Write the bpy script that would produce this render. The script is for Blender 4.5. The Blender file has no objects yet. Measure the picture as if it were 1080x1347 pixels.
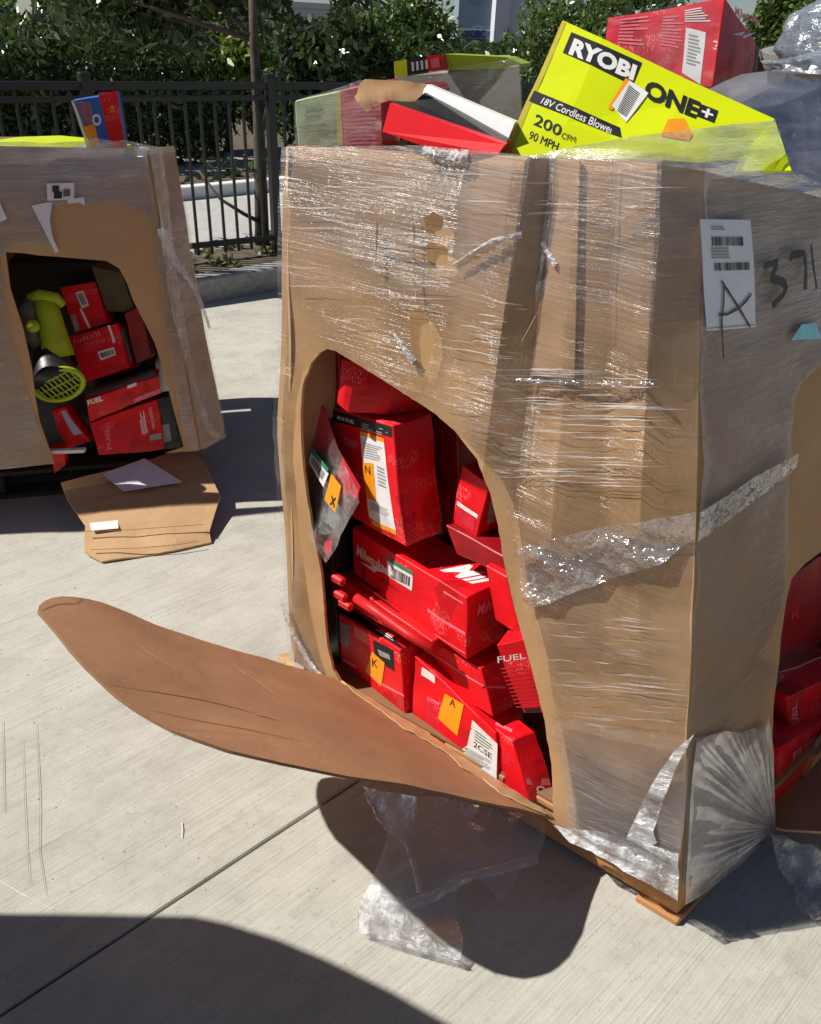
import bpy, bmesh, math, random
import numpy as np
from mathutils import Vector, Matrix, noise
from mathutils.geometry import delaunay_2d_cdt, tessellate_polygon

random.seed(7)
rng = np.random.default_rng(7)
scene = bpy.context.scene
COL = scene.collection

# ------------------------------------------------------------------ camera
F, PITCH, ROLL, CAMH = 1085.0, math.radians(30), math.radians(2.3), 1.5
cam_d = bpy.data.cameras.new('camera')
cam = bpy.data.objects.new('camera', cam_d); COL.objects.link(cam)
cam_d.sensor_fit = 'VERTICAL'; cam_d.sensor_height = 24
cam_d.lens = 24 * F / 1347.0
cam_d.clip_start = 0.02; cam_d.clip_end = 600
cam.location = (0, 0, CAMH)
# roll about the viewing axis so that plumb lines lean as in the photograph
cam.rotation_euler = (Matrix.Rotation(math.pi/2 - PITCH, 3, 'X') @ Matrix.Rotation(ROLL, 3, 'Z')).to_euler()
scene.camera = cam

# ------------------------------------------------------------------ light
SUN_AZ, SUN_K = math.radians(2), 0.88          # direction shadows run in, shadow length per height
sdir = Vector((math.cos(SUN_AZ)*SUN_K, math.sin(SUN_AZ)*SUN_K, -1)).normalized()
ELEV = math.atan2(1, SUN_K)
w = bpy.data.worlds.new('World'); scene.world = w; w.use_nodes = True
nt = w.node_tree; nt.nodes.clear()
sky = nt.nodes.new('ShaderNodeTexSky'); sky.sky_type = 'NISHITA'; sky.sun_disc = False
sky.sun_elevation = ELEV
sky.sun_rotation = math.atan2(-sdir.x, -sdir.y)
sky.dust_density = 0.3; sky.air_density = 0.75
bg = nt.nodes.new('ShaderNodeBackground'); bg.inputs[1].default_value = 0.05
wo = nt.nodes.new('ShaderNodeOutputWorld')
nt.links.new(sky.outputs[0], bg.inputs[0]); nt.links.new(bg.outputs[0], wo.inputs[0])
sl = bpy.data.lights.new('sun', 'SUN'); sl.energy = 5.0; sl.angle = math.radians(0.5); sl.color = (1, .955, .88)
so = bpy.data.objects.new('sun', sl); COL.objects.link(so)
so.rotation_euler = sdir.to_track_quat('-Z', 'Y').to_euler()
scene.view_settings.view_transform = 'Standard'; scene.view_settings.look = 'None'
scene.view_settings.gamma = 1; scene.view_settings.exposure = 0.22
scene.view_settings.use_curve_mapping = False
scene.cycles.transparent_max_bounces = 24
scene.cycles.caustics_reflective = False; scene.cycles.caustics_refractive = False

# ------------------------------------------------------------------ survey helpers (photo measurement -> metres)
CR, SR = math.cos(ROLL), math.sin(ROLL); CP, SP = math.cos(PITCH), math.sin(PITCH)
EYE = Vector((0, 0, CAMH))
def ray(px, py):
    u = px-540; v = py-673.5
    u, v = u*CR+v*SR, -u*SR+v*CR
    return Vector((u, F*CP - v*SP, -(F*SP + v*CP)))
def gz(px, py, z=0.0):
    d = ray(px, py); return EYE + d*((z-CAMH)/d.z)
def gy(px, py, y):
    d = ray(px, py); return EYE + d*(y/d.y)
def gpl(px, py, p0, n):
    d = ray(px, py); return EYE + d*((p0-EYE).dot(n)/d.dot(n))
def proj(p):
    x, y, z = p[0], p[1], p[2]-CAMH
    dep = max(y*CP - z*SP, .01); v = (-z*CP - y*SP)/dep*F; u = x/dep*F
    return 540+u*CR-v*SR, 673.5+u*SR+v*CR
def plane(yaw_deg, p0, tilt=0):
    """outward normal of a wall whose run has bearing yaw (deg from +x) through p0, leaning back by tilt deg"""
    a = math.radians(yaw_deg); t = math.radians(tilt)
    n = Vector((math.sin(a)*math.cos(t), -math.cos(a)*math.cos(t), math.sin(t)))
    return p0, n

# ------------------------------------------------------------------ object helpers
def prop(o, label=None, cat=None, group=None, kind=None):
    if label: o['label'] = label
    if cat: o['category'] = cat
    if group: o['group'] = group
    if kind: o['kind'] = kind
    return o
def thing(name, label, cat, loc=(0, 0, 0), group=None):
    o = bpy.data.objects.new(name, None); COL.objects.link(o); o.location = loc
    o.empty_display_size = .05
    return prop(o, label, cat, group)
def link(name, me, mats, parent=None, smooth=False):
    o = bpy.data.objects.new(name, me); COL.objects.link(o)
    for m in (mats if isinstance(mats, (list, tuple)) else [mats]): me.materials.append(m)
    if smooth: me.polygons.foreach_set('use_smooth', [True]*len(me.polygons))
    if parent:
        o.parent = parent
        q = parent; off = Vector((0, 0, 0))
        while q: off += q.location; q = q.parent
        me.transform(Matrix.Translation(-off))
    return o
def mesh(name, V, Fc, mats, parent=None, smooth=False, mi=None):
    me = bpy.data.meshes.new(name); me.from_pydata([tuple(v) for v in V], [], Fc)
    if mi: me.polygons.foreach_set('material_index', mi)
    me.validate(); me.update()
    return link(name, me, mats, parent, smooth)
def settle(o):
    """put a single-mesh thing's origin at its own base"""
    co = [v.co.copy() for v in o.data.vertices]
    c = sum(co, Vector())/len(co); c.z = min(v.z for v in co)
    o.data.transform(Matrix.Translation(-c)); o.location = c
    return o
def orient(V, Fc, out):
    return Fc
def box_faces(o=0):
    return [(o+0, o+1, o+2, o+3), (o+7, o+6, o+5, o+4), (o+0, o+4, o+5, o+1), (o+1, o+5, o+6, o+2), (o+2, o+6, o+7, o+3), (o+3, o+7, o+4, o+0)]
def fixn(me):
    bm = bmesh.new(); bm.from_mesh(me); bmesh.ops.recalc_face_normals(bm, faces=bm.faces); bm.to_mesh(me); bm.free()
def slab(name, c, dx, dy, dz, mat, parent=None, bevel=0.0):
    """c centre, dx,dy,dz full edge vectors"""
    c, dx, dy, dz = Vector(c), Vector(dx)/2, Vector(dy)/2, Vector(dz)/2
    V = [c+a*dx+b*dy+e*dz for e in (-1, 1) for a, b in ((-1, -1), (1, -1), (1, 1), (-1, 1))]
    bm = bmesh.new(); vs = [bm.verts.new(v) for v in V]
    for f in box_faces(): bm.faces.new([vs[i] for i in f])
    bmesh.ops.recalc_face_normals(bm, faces=bm.faces)
    if bevel: bmesh.ops.bevel(bm, geom=bm.edges[:], offset=bevel, segments=1, affect='EDGES')
    me = bpy.data.meshes.new(name); bm.to_mesh(me); bm.free()
    return link(name, me, mat, parent)
def tube(name, pts, rad, mat, parent=None, n=8, cap=True):
    pts = [Vector(p) for p in pts]
    if not isinstance(rad, (list, tuple)): rad = [rad]*len(pts)
    V = []; Fc = []
    for i, p in enumerate(pts):
        t = (pts[min(i+1, len(pts)-1)]-pts[max(i-1, 0)]).normalized()
        a = t.orthogonal().normalized() if i == 0 else (a - t*a.dot(t)).normalized()
        b = t.cross(a)
        for k in range(n):
            an = 2*math.pi*k/n; V.append(p+(a*math.cos(an)+b*math.sin(an))*rad[i])
    for i in range(len(pts)-1):
        for k in range(n):
            Fc.append((i*n+k, i*n+(k+1) % n, (i+1)*n+(k+1) % n, (i+1)*n+k))
    if cap: Fc += [tuple(range(n))[::-1], tuple(range((len(pts)-1)*n, len(pts)*n))]
    return mesh(name, V, Fc, mat, parent, smooth=True)

# ------------------------------------------------------------------ materials
def newmat(name):
    m = bpy.data.materials.new(name); m.use_nodes = True; n = m.node_tree
    b = n.nodes['Principled BSDF']; return m, n, b
def N(n, t, **kw):
    x = n.nodes.new(t)
    for k, v in kw.items():
        if k in x.inputs: x.inputs[k].default_value = v
        else: setattr(x, k, v)
    return x
def coords(n, scale=(1, 1, 1), rot=(0, 0, 0), kind='Object'):
    tc = N(n, 'ShaderNodeTexCoord'); mp = N(n, 'ShaderNodeMapping')
    n.links.new(tc.outputs[kind], mp.inputs[0])
    if any(rot):
        mp.inputs['Rotation'].default_value = rot
        m2 = N(n, 'ShaderNodeMapping'); m2.inputs['Scale'].default_value = scale; n.links.new(mp.outputs[0], m2.inputs[0]); return m2.outputs[0]
    mp.inputs['Scale'].default_value = scale
    return mp.outputs[0]
def noi(n, vec, scale, detail=4, rough=.55):
    x = N(n, 'ShaderNodeTexNoise'); x.inputs['Scale'].default_value = scale
    x.inputs['Detail'].default_value = detail; x.inputs['Roughness'].default_value = rough
    n.links.new(vec, x.inputs['Vector']); return x.outputs[0]
def ramp(n, fac, stops):
    r = N(n, 'ShaderNodeValToRGB'); e = r.color_ramp.elements
    while len(e) < len(stops): e.new(.5)
    for i, (p, c) in enumerate(stops):
        e[i].position = p; e[i].color = (c, c, c, 1) if isinstance(c, (int, float)) else (*c, 1)
    n.links.new(fac, r.inputs[0]); return r.outputs[0]
def mixc(n, fac, a, b, mode='MIX'):
    x = N(n, 'ShaderNodeMix'); x.data_type = 'RGBA'; x.blend_type = mode
    for s, v in ((x.inputs[0], fac), (x.inputs[6], a), (x.inputs[7], b)):
        if isinstance(v, (int, float)): s.default_value = v
        elif isinstance(v, tuple): s.default_value = (*v, 1)
        else: n.links.new(v, s)
    return x.outputs[2]
def math_(n, op, a, b=0.0):
    x = N(n, 'ShaderNodeMath'); x.operation = op
    for s, v in ((x.inputs[0], a), (x.inputs[1], b)):
        if isinstance(v, (int, float)): s.default_value = v
        else: n.links.new(v, s)
    return x.outputs[0]
def bump(n, b, h, strength=.3, dist=.01):
    x = N(n, 'ShaderNodeBump'); x.inputs['Strength'].default_value = strength; x.inputs['Distance'].default_value = dist
    n.links.new(h, x.inputs['Height']); n.links.new(x.outputs[0], b.inputs['Normal']); return x.outputs[0]
def simple(name, c, rough=.5, var=.12, nscale=30, bmp=.1, metal=0.0, spec=.5):
    m, n, b = newmat(name)
    v = coords(n); f = noi(n, v, nscale, 5)
    lo = tuple(x*(1-var) for x in c); hi = tuple(min(1, x*(1+var)) for x in c)
    n.links.new(ramp(n, f, [(.3, lo), (.7, hi)]), b.inputs['Base Color'])
    b.inputs['Roughness'].default_value = rough; b.inputs['Metallic'].default_value = metal
    b.inputs['Specular IOR Level'].default_value = spec
    if bmp: bump(n, b, noi(n, v, nscale*3, 3), bmp, .003)
    return m
def cardboard(name, c, streak=(1, 1, 30), stain=.25):
    m, n, b = newmat(name)
    v = coords(n); big = noi(n, v, 5, 5, .6)
    st = noi(n, coords(n, streak), 4, 4)
    fine = noi(n, v, 160, 3)
    base = ramp(n, big, [(.25, tuple(x*(1-stain) for x in c)), (.75, tuple(x*1.12 for x in c))])
    base = mixc(n, math_(n, 'MULTIPLY', st, .16), base, tuple(x*.62 for x in c))
    base = mixc(n, math_(n, 'MULTIPLY', fine, .22), base, tuple(min(1, x*1.5) for x in c))
    n.links.new(base, b.inputs['Base Color']); b.inputs['Roughness'].default_value = .8
    b.inputs['Specular IOR Level'].default_value = .25
    h = math_(n, 'ADD', math_(n, 'MULTIPLY', noi(n, coords(n, (40, 40, 3)), 6, 2), .25), noi(n, v, 5, 3))
    bump(n, b, h, .22, .008)
    return m
def film_mat(name, veil=.16, rng_=(.0, .35), stretch=(2, 2, 60), tint=(.80, .80, .84), bstr=.55, gl=.16, rough=.16, crumple=0, top=None, dens=(.42, .72), streak=.45):
    """thin clear polyethylene: transparent, slightly milky, glossy, with stretch wrinkles"""
    m = bpy.data.materials.new(name); m.use_nodes = True; n = m.node_tree; n.nodes.clear()
    v = coords(n, (1, 1, 1))
    wr = noi(n, coords(n, stretch), 3.0, 6, .62)
    wr2 = noi(n, coords(n, (3, 3, 3)), 2.2, 5, .6)
    h = math_(n, 'ADD', wr, math_(n, 'MULTIPLY', wr2, .8))
    if crumple:
        vo = N(n, 'ShaderNodeTexVoronoi'); vo.feature = 'DISTANCE_TO_EDGE'; vo.inputs['Scale'].default_value = crumple
        nv = N(n, 'ShaderNodeMix'); nv.data_type = 'VECTOR'
        n.links.new(v, nv.inputs[4])
        nn = N(n, 'ShaderNodeTexNoise'); nn.inputs['Scale'].default_value = crumple*.5; nn.inputs['Detail'].default_value = 4
        n.links.new(v, nn.inputs['Vector']); n.links.new(nn.outputs[1], nv.inputs[5]); nv.inputs[0].default_value = .12
        n.links.new(nv.outputs[1], vo.inputs['Vector'])
        h = math_(n, 'ADD', h, math_(n, 'MULTIPLY', vo.outputs[0], 1.6))
    bp = N(n, 'ShaderNodeBump'); bp.inputs['Strength'].default_value = bstr; bp.inputs['Distance'].default_value = .012
    n.links.new(h, bp.inputs['Height'])
    tr = N(n, 'ShaderNodeBsdfTransparent'); tr.inputs[0].default_value = (.96, .96, .97, 1)
    df = N(n, 'ShaderNodeBsdfDiffuse'); df.inputs[0].default_value = (*tint, 1)
    tl = N(n, 'ShaderNodeBsdfTranslucent'); tl.inputs[0].default_value = (*tint, 1)
    n.links.new(bp.outputs[0], df.inputs['Normal'])
    a0 = N(n, 'ShaderNodeMixShader'); a0.inputs[0].default_value = .3
    n.links.new(df.outputs[0], a0.inputs[1]); n.links.new(tl.outputs[0], a0.inputs[2])
    gs = N(n, 'ShaderNodeBsdfGlossy'); gs.inputs['Roughness'].default_value = rough; gs.inputs[0].default_value = (1, 1, 1, 1)
    n.links.new(bp.outputs[0], gs.inputs['Normal'])
    patch = ramp(n, noi(n, coords(n, (stretch[0], stretch[1], max(2, stretch[2]*.15))), .8, 6, .65), [(dens[0], 0.0), (dens[1], 1.0)])  # milky patches, also soft highlights put into the film colour
    vf = math_(n, 'ADD', veil+rng_[0], math_(n, 'MULTIPLY', patch, rng_[1]))
    stk = ramp(n, noi(n, coords(n, (stretch[0]*1.6, stretch[1]*1.6, stretch[2]*1.7)), 2.6, 4, .6), [(.56, 0.0), (.66, 1.0)])
    smk = ramp(n, noi(n, coords(n, (1.2, 1.2, 1.8)), 3.0, 4, .6), [(.46, 0.0), (.62, 1.0)])
    vf = math_(n, 'ADD', vf, math_(n, 'MULTIPLY', math_(n, 'MULTIPLY', stk, smk), streak))  # pale streaks paint the glint of the wrinkles into the film
    vf = math_(n, 'ADD', vf, math_(n, 'MULTIPLY', ramp(n, wr, [(.60, 0.0), (.70, 1.0)]), .12))
    if top:   # more turns of film near the rim of the box: (z0, z1, extra)
        sx = N(n, 'ShaderNodeSeparateXYZ'); n.links.new(v, sx.inputs[0])
        mr = N(n, 'ShaderNodeMapRange'); n.links.new(sx.outputs[2], mr.inputs[0])
        mr.inputs[1].default_value = top[0]; mr.inputs[2].default_value = top[1]; mr.inputs[4].default_value = top[2]
        mr.interpolation_type = 'SMOOTHSTEP'
        vf = math_(n, 'ADD', vf, math_(n, 'MULTIPLY', mr.outputs[0], math_(n, 'ADD', .45, wr2)))
    vf = math_(n, 'MINIMUM', vf, .92)
    m1 = N(n, 'ShaderNodeMixShader'); n.links.new(vf, m1.inputs[0]); n.links.new(tr.outputs[0], m1.inputs[1]); n.links.new(a0.outputs[0], m1.inputs[2])
    fr = N(n, 'ShaderNodeFresnel'); fr.inputs[0].default_value = 1.45; n.links.new(bp.outputs[0], fr.inputs['Normal'])
    gp = ramp(n, noi(n, coords(n, (1.3, 1.3, 1.6)), 3.2, 5, .62), [(.40, .18), (.66, 1.0)])
    gf = math_(n, 'MINIMUM', math_(n, 'MULTIPLY', math_(n, 'ADD', math_(n, 'MULTIPLY', fr.outputs[0], .7), gl*.35), gp if not crumple else 1.0), .6)
    m2 = N(n, 'ShaderNodeMixShader'); n.links.new(gf, m2.inputs[0]); n.links.new(m1.outputs[0], m2.inputs[1]); n.links.new(gs.outputs[0], m2.inputs[2])
    out = N(n, 'ShaderNodeOutputMaterial'); n.links.new(m2.outputs[0], out.inputs[0])
    return m

def concrete():
    m, n, b = newmat('broomed_concrete')
    v = coords(n, (1, 1, 1)); rot = (0, 0, -math.radians(43.5))
    vr = coords(n, (1.2, 70, 1), rot); vr2 = coords(n, (.8, 24, 1), rot)
    big = noi(n, v, 1.3, 6, .6); mid = noi(n, v, 9, 6, .7); fine = noi(n, v, 260, 3, .7); spk = noi(n, v, 55, 5, .75)
    br = noi(n, vr, 2.2, 5, .65); br2 = noi(n, vr2, 2.0, 5, .65)
    c = ramp(n, big, [(.30, (.395, .378, .325)), (.70, (.53, .512, .45))])
    c = mixc(n, math_(n, 'MULTIPLY', ramp(n, noi(n, coords(n, (3, 9, 3), rot), 1.6, 7, .75), [(.45, 0.), (.62, 1.)]), .40), c, (.30, .285, .25))
    c = mixc(n, math_(n, 'MULTIPLY', ramp(n, mid, [(.40, 0.), (.66, 1.)]), .50), c, (.56, .545, .49))
    c = mixc(n, math_(n, 'MULTIPLY', ramp(n, br, [(.52, 0.), (.70, 1.)]), .45), c, (.27, .255, .22))
    c = mixc(n, math_(n, 'MULTIPLY', ramp(n, br2, [(.56, 0.), (.72, 1.)]), .35), c, (.29, .275, .24))
    c = mixc(n, math_(n, 'MULTIPLY', ramp(n, spk, [(.56, 0.), (.70, 1.)]), .50), c, (.24, .22, .185))
    c = mixc(n, math_(n, 'MULTIPLY', ramp(n, fine, [(.35, 0.), (.7, 1.)]), .25), c, (.60, .585, .53))
    st = ramp(n, noi(n, v, 2.3, 8, .72), [(.53, 0.), (.66, 1.)])
    c = mixc(n, math_(n, 'MULTIPLY', st, .32), c, (.25, .235, .20))
    st2 = ramp(n, noi(n, coords(n, (1, 1, 1), (0, 0, 1.1)), 13, 8, .8), [(.57, 0.), (.68, 1.)])
    c = mixc(n, math_(n, 'MULTIPLY', st2, .38), c, (.27, .25, .21))
    # pitted stones
    vo = N(n, 'ShaderNodeTexVoronoi'); vo.inputs['Scale'].default_value = 26; n.links.new(v, vo.inputs['Vector'])
    c = mixc(n, math_(n, 'MULTIPLY', ramp(n, vo.outputs[0], [(.05, 1.), (.13, 0.)]), math_(n, 'MULTIPLY', ramp(n, mid, [(.5, 0.), (.6, 1.)]), .6)), c, (.20, .17, .13))
    n.links.new(c, b.inputs['Base Color']); b.inputs['Roughness'].default_value = .9; b.inputs['Specular IOR Level'].default_value = .2
    h = math_(n, 'ADD', math_(n, 'MULTIPLY', br, 1.2), math_(n, 'ADD', math_(n, 'MULTIPLY', br2, .8), math_(n, 'MULTIPLY', fine, .35)))
    bump(n, b, h, .5, .004)
    return m
def leafmat(name, c1, c2, rough=.38, tr=.25):
    m, n, b = newmat(name)
    v = coords(n); f = noi(n, v, 3.5, 3); g = N(n, 'ShaderNodeObjectInfo')
    col = ramp(n, noi(n, v, 22, 3, .8), [(.35, c1), (.65, c2)])
    n.links.new(col, b.inputs['Base Color']); b.inputs['Roughness'].default_value = rough
    b.inputs['Specular IOR Level'].default_value = .6
    t = N(n, 'ShaderNodeBsdfTranslucent'); n.links.new(mixc(n, .5, col, (.12, .22, .02)), t.inputs[0])
    mx = N(n, 'ShaderNodeMixShader'); mx.inputs[0].default_value = tr
    n.links.new(b.outputs[0], mx.inputs[1]); n.links.new(t.outputs[0], mx.inputs[2])
    n.links.new(mx.outputs[0], n.nodes['Material Output'].inputs[0])
    return m
def stripes(name, base, ink, scale=60, rough=.45, axis='X'):
    m, n, b = newmat(name)
    v = coords(n, (scale, scale, scale*1.0))
    f = noi(n, v, 1, 2)
    n.links.new(ramp(n, f, [(.48, base), (.5, ink)]), b.inputs['Base Color']); b.inputs['Roughness'].default_value = rough
    return m

M = {}
M['concrete'] = concrete()
M['card'] = cardboard('kraft_cardboard', (.47, .285, .140), streak=(9, 9, .6), stain=.22)
M['card_in'] = cardboard('kraft_inner_liner', (.47, .225, .105), stain=.22)
M['card_edge'] = cardboard('kraft_cut_edge', (.58, .39, .20), stain=.15)
M['card_pale'] = cardboard('kraft_bare', (.50, .32, .17), stain=.12)  # slightly paler bare board
def liner():
    m = cardboard('kraft_inner_liner', (.455, .238, .125), stain=.30); n = m.node_tree; b = n.nodes['Principled BSDF']
    src = b.inputs['Base Color'].links[0].from_socket
    d = math.radians(-32)
    sc1 = ramp(n, noi(n, coords(n, (2, 60, 2), (0, 0, d)), 1.5, 6, .7), [(.60, 0.), (.72, 1.)])
    sc2 = ramp(n, noi(n, coords(n, (4, 4, 4)), 2.2, 9, .78), [(.54, 0.), (.70, 1.)])
    sc3 = ramp(n, noi(n, coords(n, (3, 3, 3), (0, 0, 1)), 3.2, 8, .75), [(.58, 0.), (.66, 1.)])
    c = mixc(n, math_(n, 'MULTIPLY', sc1, .35), src, (.24, .10, .045))
    c = mixc(n, math_(n, 'MULTIPLY', sc2, .40), c, (.58, .34, .18))
    c = mixc(n, math_(n, 'MULTIPLY', sc3, .30), c, (.30, .125, .055))
    n.links.new(c, b.inputs['Base Color']); return m
M['card_in'] = liner()
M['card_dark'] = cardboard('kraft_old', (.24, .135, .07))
M['film_front'] = film_mat('stretch_film_tight', veil=.0, rng_=(0, .14), stretch=(2.4, 2.4, 46), tint=(.66, .64, .68), bstr=.6, gl=.07, rough=.2, top=(.86, 1.34, .36), streak=.14)
M['film_soft'] = film_mat('clinging_film', veil=.14, rng_=(0, .40), stretch=(4, 4, 14), tint=(.8, .8, .82), bstr=.35, gl=.05, rough=.3, streak=.25)
M['film_clear2'] = film_mat('clinging_clear_film', veil=.0, rng_=(0, .22), stretch=(4, 4, 14), tint=(.8, .8, .82), bstr=.35, gl=.04, rough=.3, streak=.25)
M['film_side'] = film_mat('stretch_film_layers', veil=.06, rng_=(0, .22), stretch=(3, 3, 34), tint=(.62, .61, .65), bstr=.5, gl=.15, top=(.5, 1.2, .42), streak=.25)
M['film_far'] = film_mat('stretch_film_far_box', veil=.22, rng_=(0, .36), stretch=(3, 3, 24), tint=(.62, .61, .66), bstr=.6, top=(.7, 1.1, .40))
M['film_loose'] = film_mat('loose_clear_film', veil=.12, rng_=(0, .32), stretch=(7, 7, 7), tint=(.85, .86, .90), bstr=.9, gl=.5, rough=.13, crumple=26)
M['film_white'] = film_mat('bunched_film', veil=.30, rng_=(0, .6), stretch=(34, 34, 34), tint=(.94, .94, .96), bstr=.8, gl=.25, rough=.25, dens=(.36, .6))
M['film_skirt'] = film_mat('gathered_film', veil=.02, rng_=(0, .26), stretch=(14, 14, 14), tint=(.66, .58, .50), bstr=.4, gl=.0, rough=.45, streak=.1)
M['film_clear'] = film_mat('clear_bag', veil=.03, rng_=(0, .10), stretch=(8, 8, 8), tint=(.85, .85, .9), bstr=.5, gl=.3, rough=.08)
M['red'] = simple('red_carton_print', (.74, .006, .014), .42, .10, 14, .03, spec=.35)
def printed(name, base, ink, rough=.42):
    m = simple(name, base, rough, .10, 14, .03, spec=.35); n = m.node_tree; b = n.nodes['Principled BSDF']
    src = b.inputs['Base Color'].links[0].from_socket
    v = coords(n)
    patch = ramp(n, noi(n, coords(n, (1, 1, 1.6)), 11, 2, .4), [(.57, 0.), (.59, 1.)])
    ln = ramp(n, noi(n, coords(n, (6, 6, 1)), 95, 1, .3), [(.50, 0.), (.54, 1.)])
    gl_ = ramp(n, noi(n, coords(n, (1, 1, .35)), 330, 2, .5), [(.46, 0.), (.52, 1.)])
    c = mixc(n, math_(n, 'MULTIPLY', math_(n, 'MULTIPLY', patch, math_(n, 'MULTIPLY', ln, gl_)), .40), src, ink)
    dk = ramp(n, noi(n, coords(n, (1.4, 1.4, 1)), 7, 2, .4), [(.60, 0.), (.615, 1.)])
    c = mixc(n, math_(n, 'MULTIPLY', dk, .55), c, tuple(x*.45 for x in base))
    sc = ramp(n, noi(n, v, 40, 8, .8), [(.68, 0.), (.74, 1.)])
    c = mixc(n, math_(n, 'MULTIPLY', sc, .5), c, (.62, .40, .34))
    n.links.new(c, b.inputs['Base Color']); return m
M['red_plain'] = simple('plain_red_print', (.70, .008, .014), .4, .08, 14, .03, spec=.35)
M['red'] = printed('red_carton_print', (.74, .006, .014), (.85, .38, .40))
M['pinkred_box'] = printed('faded_red_carton', (.66, .02, .04), (.9, .6, .6))
M['red_dark'] = simple('dark_red_carton_print', (.30, .004, .010), .4, .25, 18, .06)  # on shadowed red cartons this darker copy carries the shade in its colour
M['red_plastic'] = simple('red_case_plastic', (.62, .010, .014), .45, .08, 40, .08, spec=.4)
M['pink'] = simple('pale_red_print', (.80, .16, .20), .4, .15, 60, 0)
M['pinkred'] = simple('faded_red_print', (.64, .02, .045), .4, .15, 60, 0)
M['white'] = simple('white_print', (.78, .77, .76), .5, .05, 60, 0)
M['paper'] = simple('white_paper', (.74, .74, .80), .7, .04, 20, .1)
M['grey'] = simple('grey_print', (.30, .30, .31), .5, .2, 60, 0)
M['black'] = simple('black_print', (.012, .012, .013), .45, .2, 60, 0)
M['orange'] = simple('orange_tag', (.90, .33, .01), .45, .08, 60, 0)
M['green_l'] = simple('green_print', (.03, .22, .12), .5, .1, 60, 0)
M['yellow'] = simple('acid_yellow_carton', (.68, .78, .0), .35, .05, 10, .04)
M['ochre'] = simple('ochre_carton', (.52, .42, .03), .45, .1, 20, .05)
M['lime'] = simple('lime_plastic', (.36, .48, .01), .4, .1, 20, .05)
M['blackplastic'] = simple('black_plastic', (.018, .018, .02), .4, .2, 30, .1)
M['greyplastic'] = simple('grey_plastic', (.10, .105, .10), .45, .2, 30, .1)
M['blue'] = simple('blue_print', (.02, .12, .50), .4, .1, 30, 0)
M['lilac'] = simple('lilac_sticker', (.45, .45, .65), .5, .1, 30, 0)
M['cyan'] = simple('cyan_sticker', (.22, .62, .75), .5, .1, 80, 0)
M['ink'] = simple('marker_ink', (.015, .014, .018), .5, .1, 60, 0)
M['pallet'] = cardboard('pallet_wood', (.52, .25, .10), streak=(1, 1, 12), stain=.35)
M['fence'] = simple('black_fence_paint', (.010, .013, .013), .45, .2, 30, .05)
M['bark'] = simple('bark', (.085, .065, .05), .9, .4, 14, .8)
M['soil'] = simple('soil', (.10, .08, .055), .95, .4, 12, .8)
M['asphalt'] = simple('asphalt', (.13, .13, .14), .9, .2, 60, .4)
M['pale_conc'] = simple('pale_pavement', (.42, .41, .39), .85, .12, 8, .3)
M['kerb'] = simple('kerb_concrete', (.30, .30, .29), .9, .25, 18, .6)
M['bluegrey'] = simple('bluegrey_cladding', (.24, .31, .39), .6, .04, .4, 0)
M['palegrey'] = simple('pale_grey_cladding', (.68, .71, .77), .6, .04, .4, 0)
M['whitewall'] = simple('white_wall', (.75, .75, .76), .7, .03, .5, 0)
M['navy'] = simple('navy_lettering', (.02, .035, .10), .5, .1, 3, 0)
M['leaf_dark'] = leafmat('dark_glossy_leaf', (.022, .042, .014), (.085, .12, .045), .24, .18)
M['leaf_mid'] = leafmat('mid_green_leaf', (.055, .10, .02), (.16, .22, .05), .36, .30)
M['leaf_yel'] = leafmat('yellow_green_leaf', (.12, .17, .02), (.24, .29, .06), .42, .35)
M['leaf_dry'] = leafmat('ground_cover_leaf', (.10, .12, .04), (.26, .24, .10), .5, .2)

# ================================================================== SETTING
def struct(o): return prop(o, kind='structure')
bk = bpy.data.meshes.new('ground')
V = [(-300, -60, -.05), (300, -60, -.05), (300, 420, -.05), (-300, 420, -.05)]
g = mesh('ground', V, [(0, 1, 2, 3)], M['soil']); struct(g)
tdir = Vector((.7254, .6884, 0)); mdir = Vector((-.6884, .7254, 0))      # joints run along tdir
P0 = gz(453, 1037)
d0 = P0.dot(mdir); DK = (gz(244, 403).dot(mdir)+gz(370, 381).dot(mdir))/2 # kerb line offset
def tm(t, d, z=0): p = tdir*t + mdir*d; return Vector((p.x, p.y, z))
def slabpiece(name, t0, t1, a, b_, z0, z1, mat, parent=None, bevel=.003):
    c = (tm(t0, a)+tm(t1, b_))/2; c.z = (z0+z1)/2
    return slab(name, c, tdir*(t1-t0), mdir*(b_-a), (0, 0, z1-z0), mat, parent, bevel)
apron = struct(mesh('concrete_apron', [tm(-14, -9, -.03), tm(14, -9, -.03), tm(14, DK, -.03), tm(-14, DK, -.03)], [(0, 1, 2, 3)], M['soil']))
W = DK - d0
for a, b_ in ((d0, DK-.004), (d0-W, d0-.0055), (d0-2*W, d0-W-.0055)):
    for t0, t1 in ((-14, -3.0), (-2.994, 9.0), (9.006, 14)):
        slabpiece('concrete_slab', t0, t1, a, b_, -.028, 0, M['concrete'], apron)
# kerb, planting strip, street beyond
kerb = struct(slabpiece('kerb', -14, 14, DK, DK+.14, -.03, .15, M['kerb'], None, .012))
strip = struct(slabpiece('planting_strip', -14, 14, DK+.142, DK+.75, -.04, .125, M['soil'], None, 0))
road_a = DK+.75
struct(slabpiece('street', -60, 60, road_a, road_a+2.5, -.045, .0, M['pale_conc'], None, 0))
struct(slabpiece('far_kerb', -60, 60, road_a+2.51, road_a+2.66, -.04, .12, M['whitewall'], None, .01))
struct(slabpiece('far_verge', -60, 60, road_a+2.67, road_a+3.3, -.04, .10, M['soil'], None, 0))
struct(slabpiece('far_pavement', -60, 60, road_a+3.31, road_a+4.9, -.04, .11, M['pale_conc'], None, 0))

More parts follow.
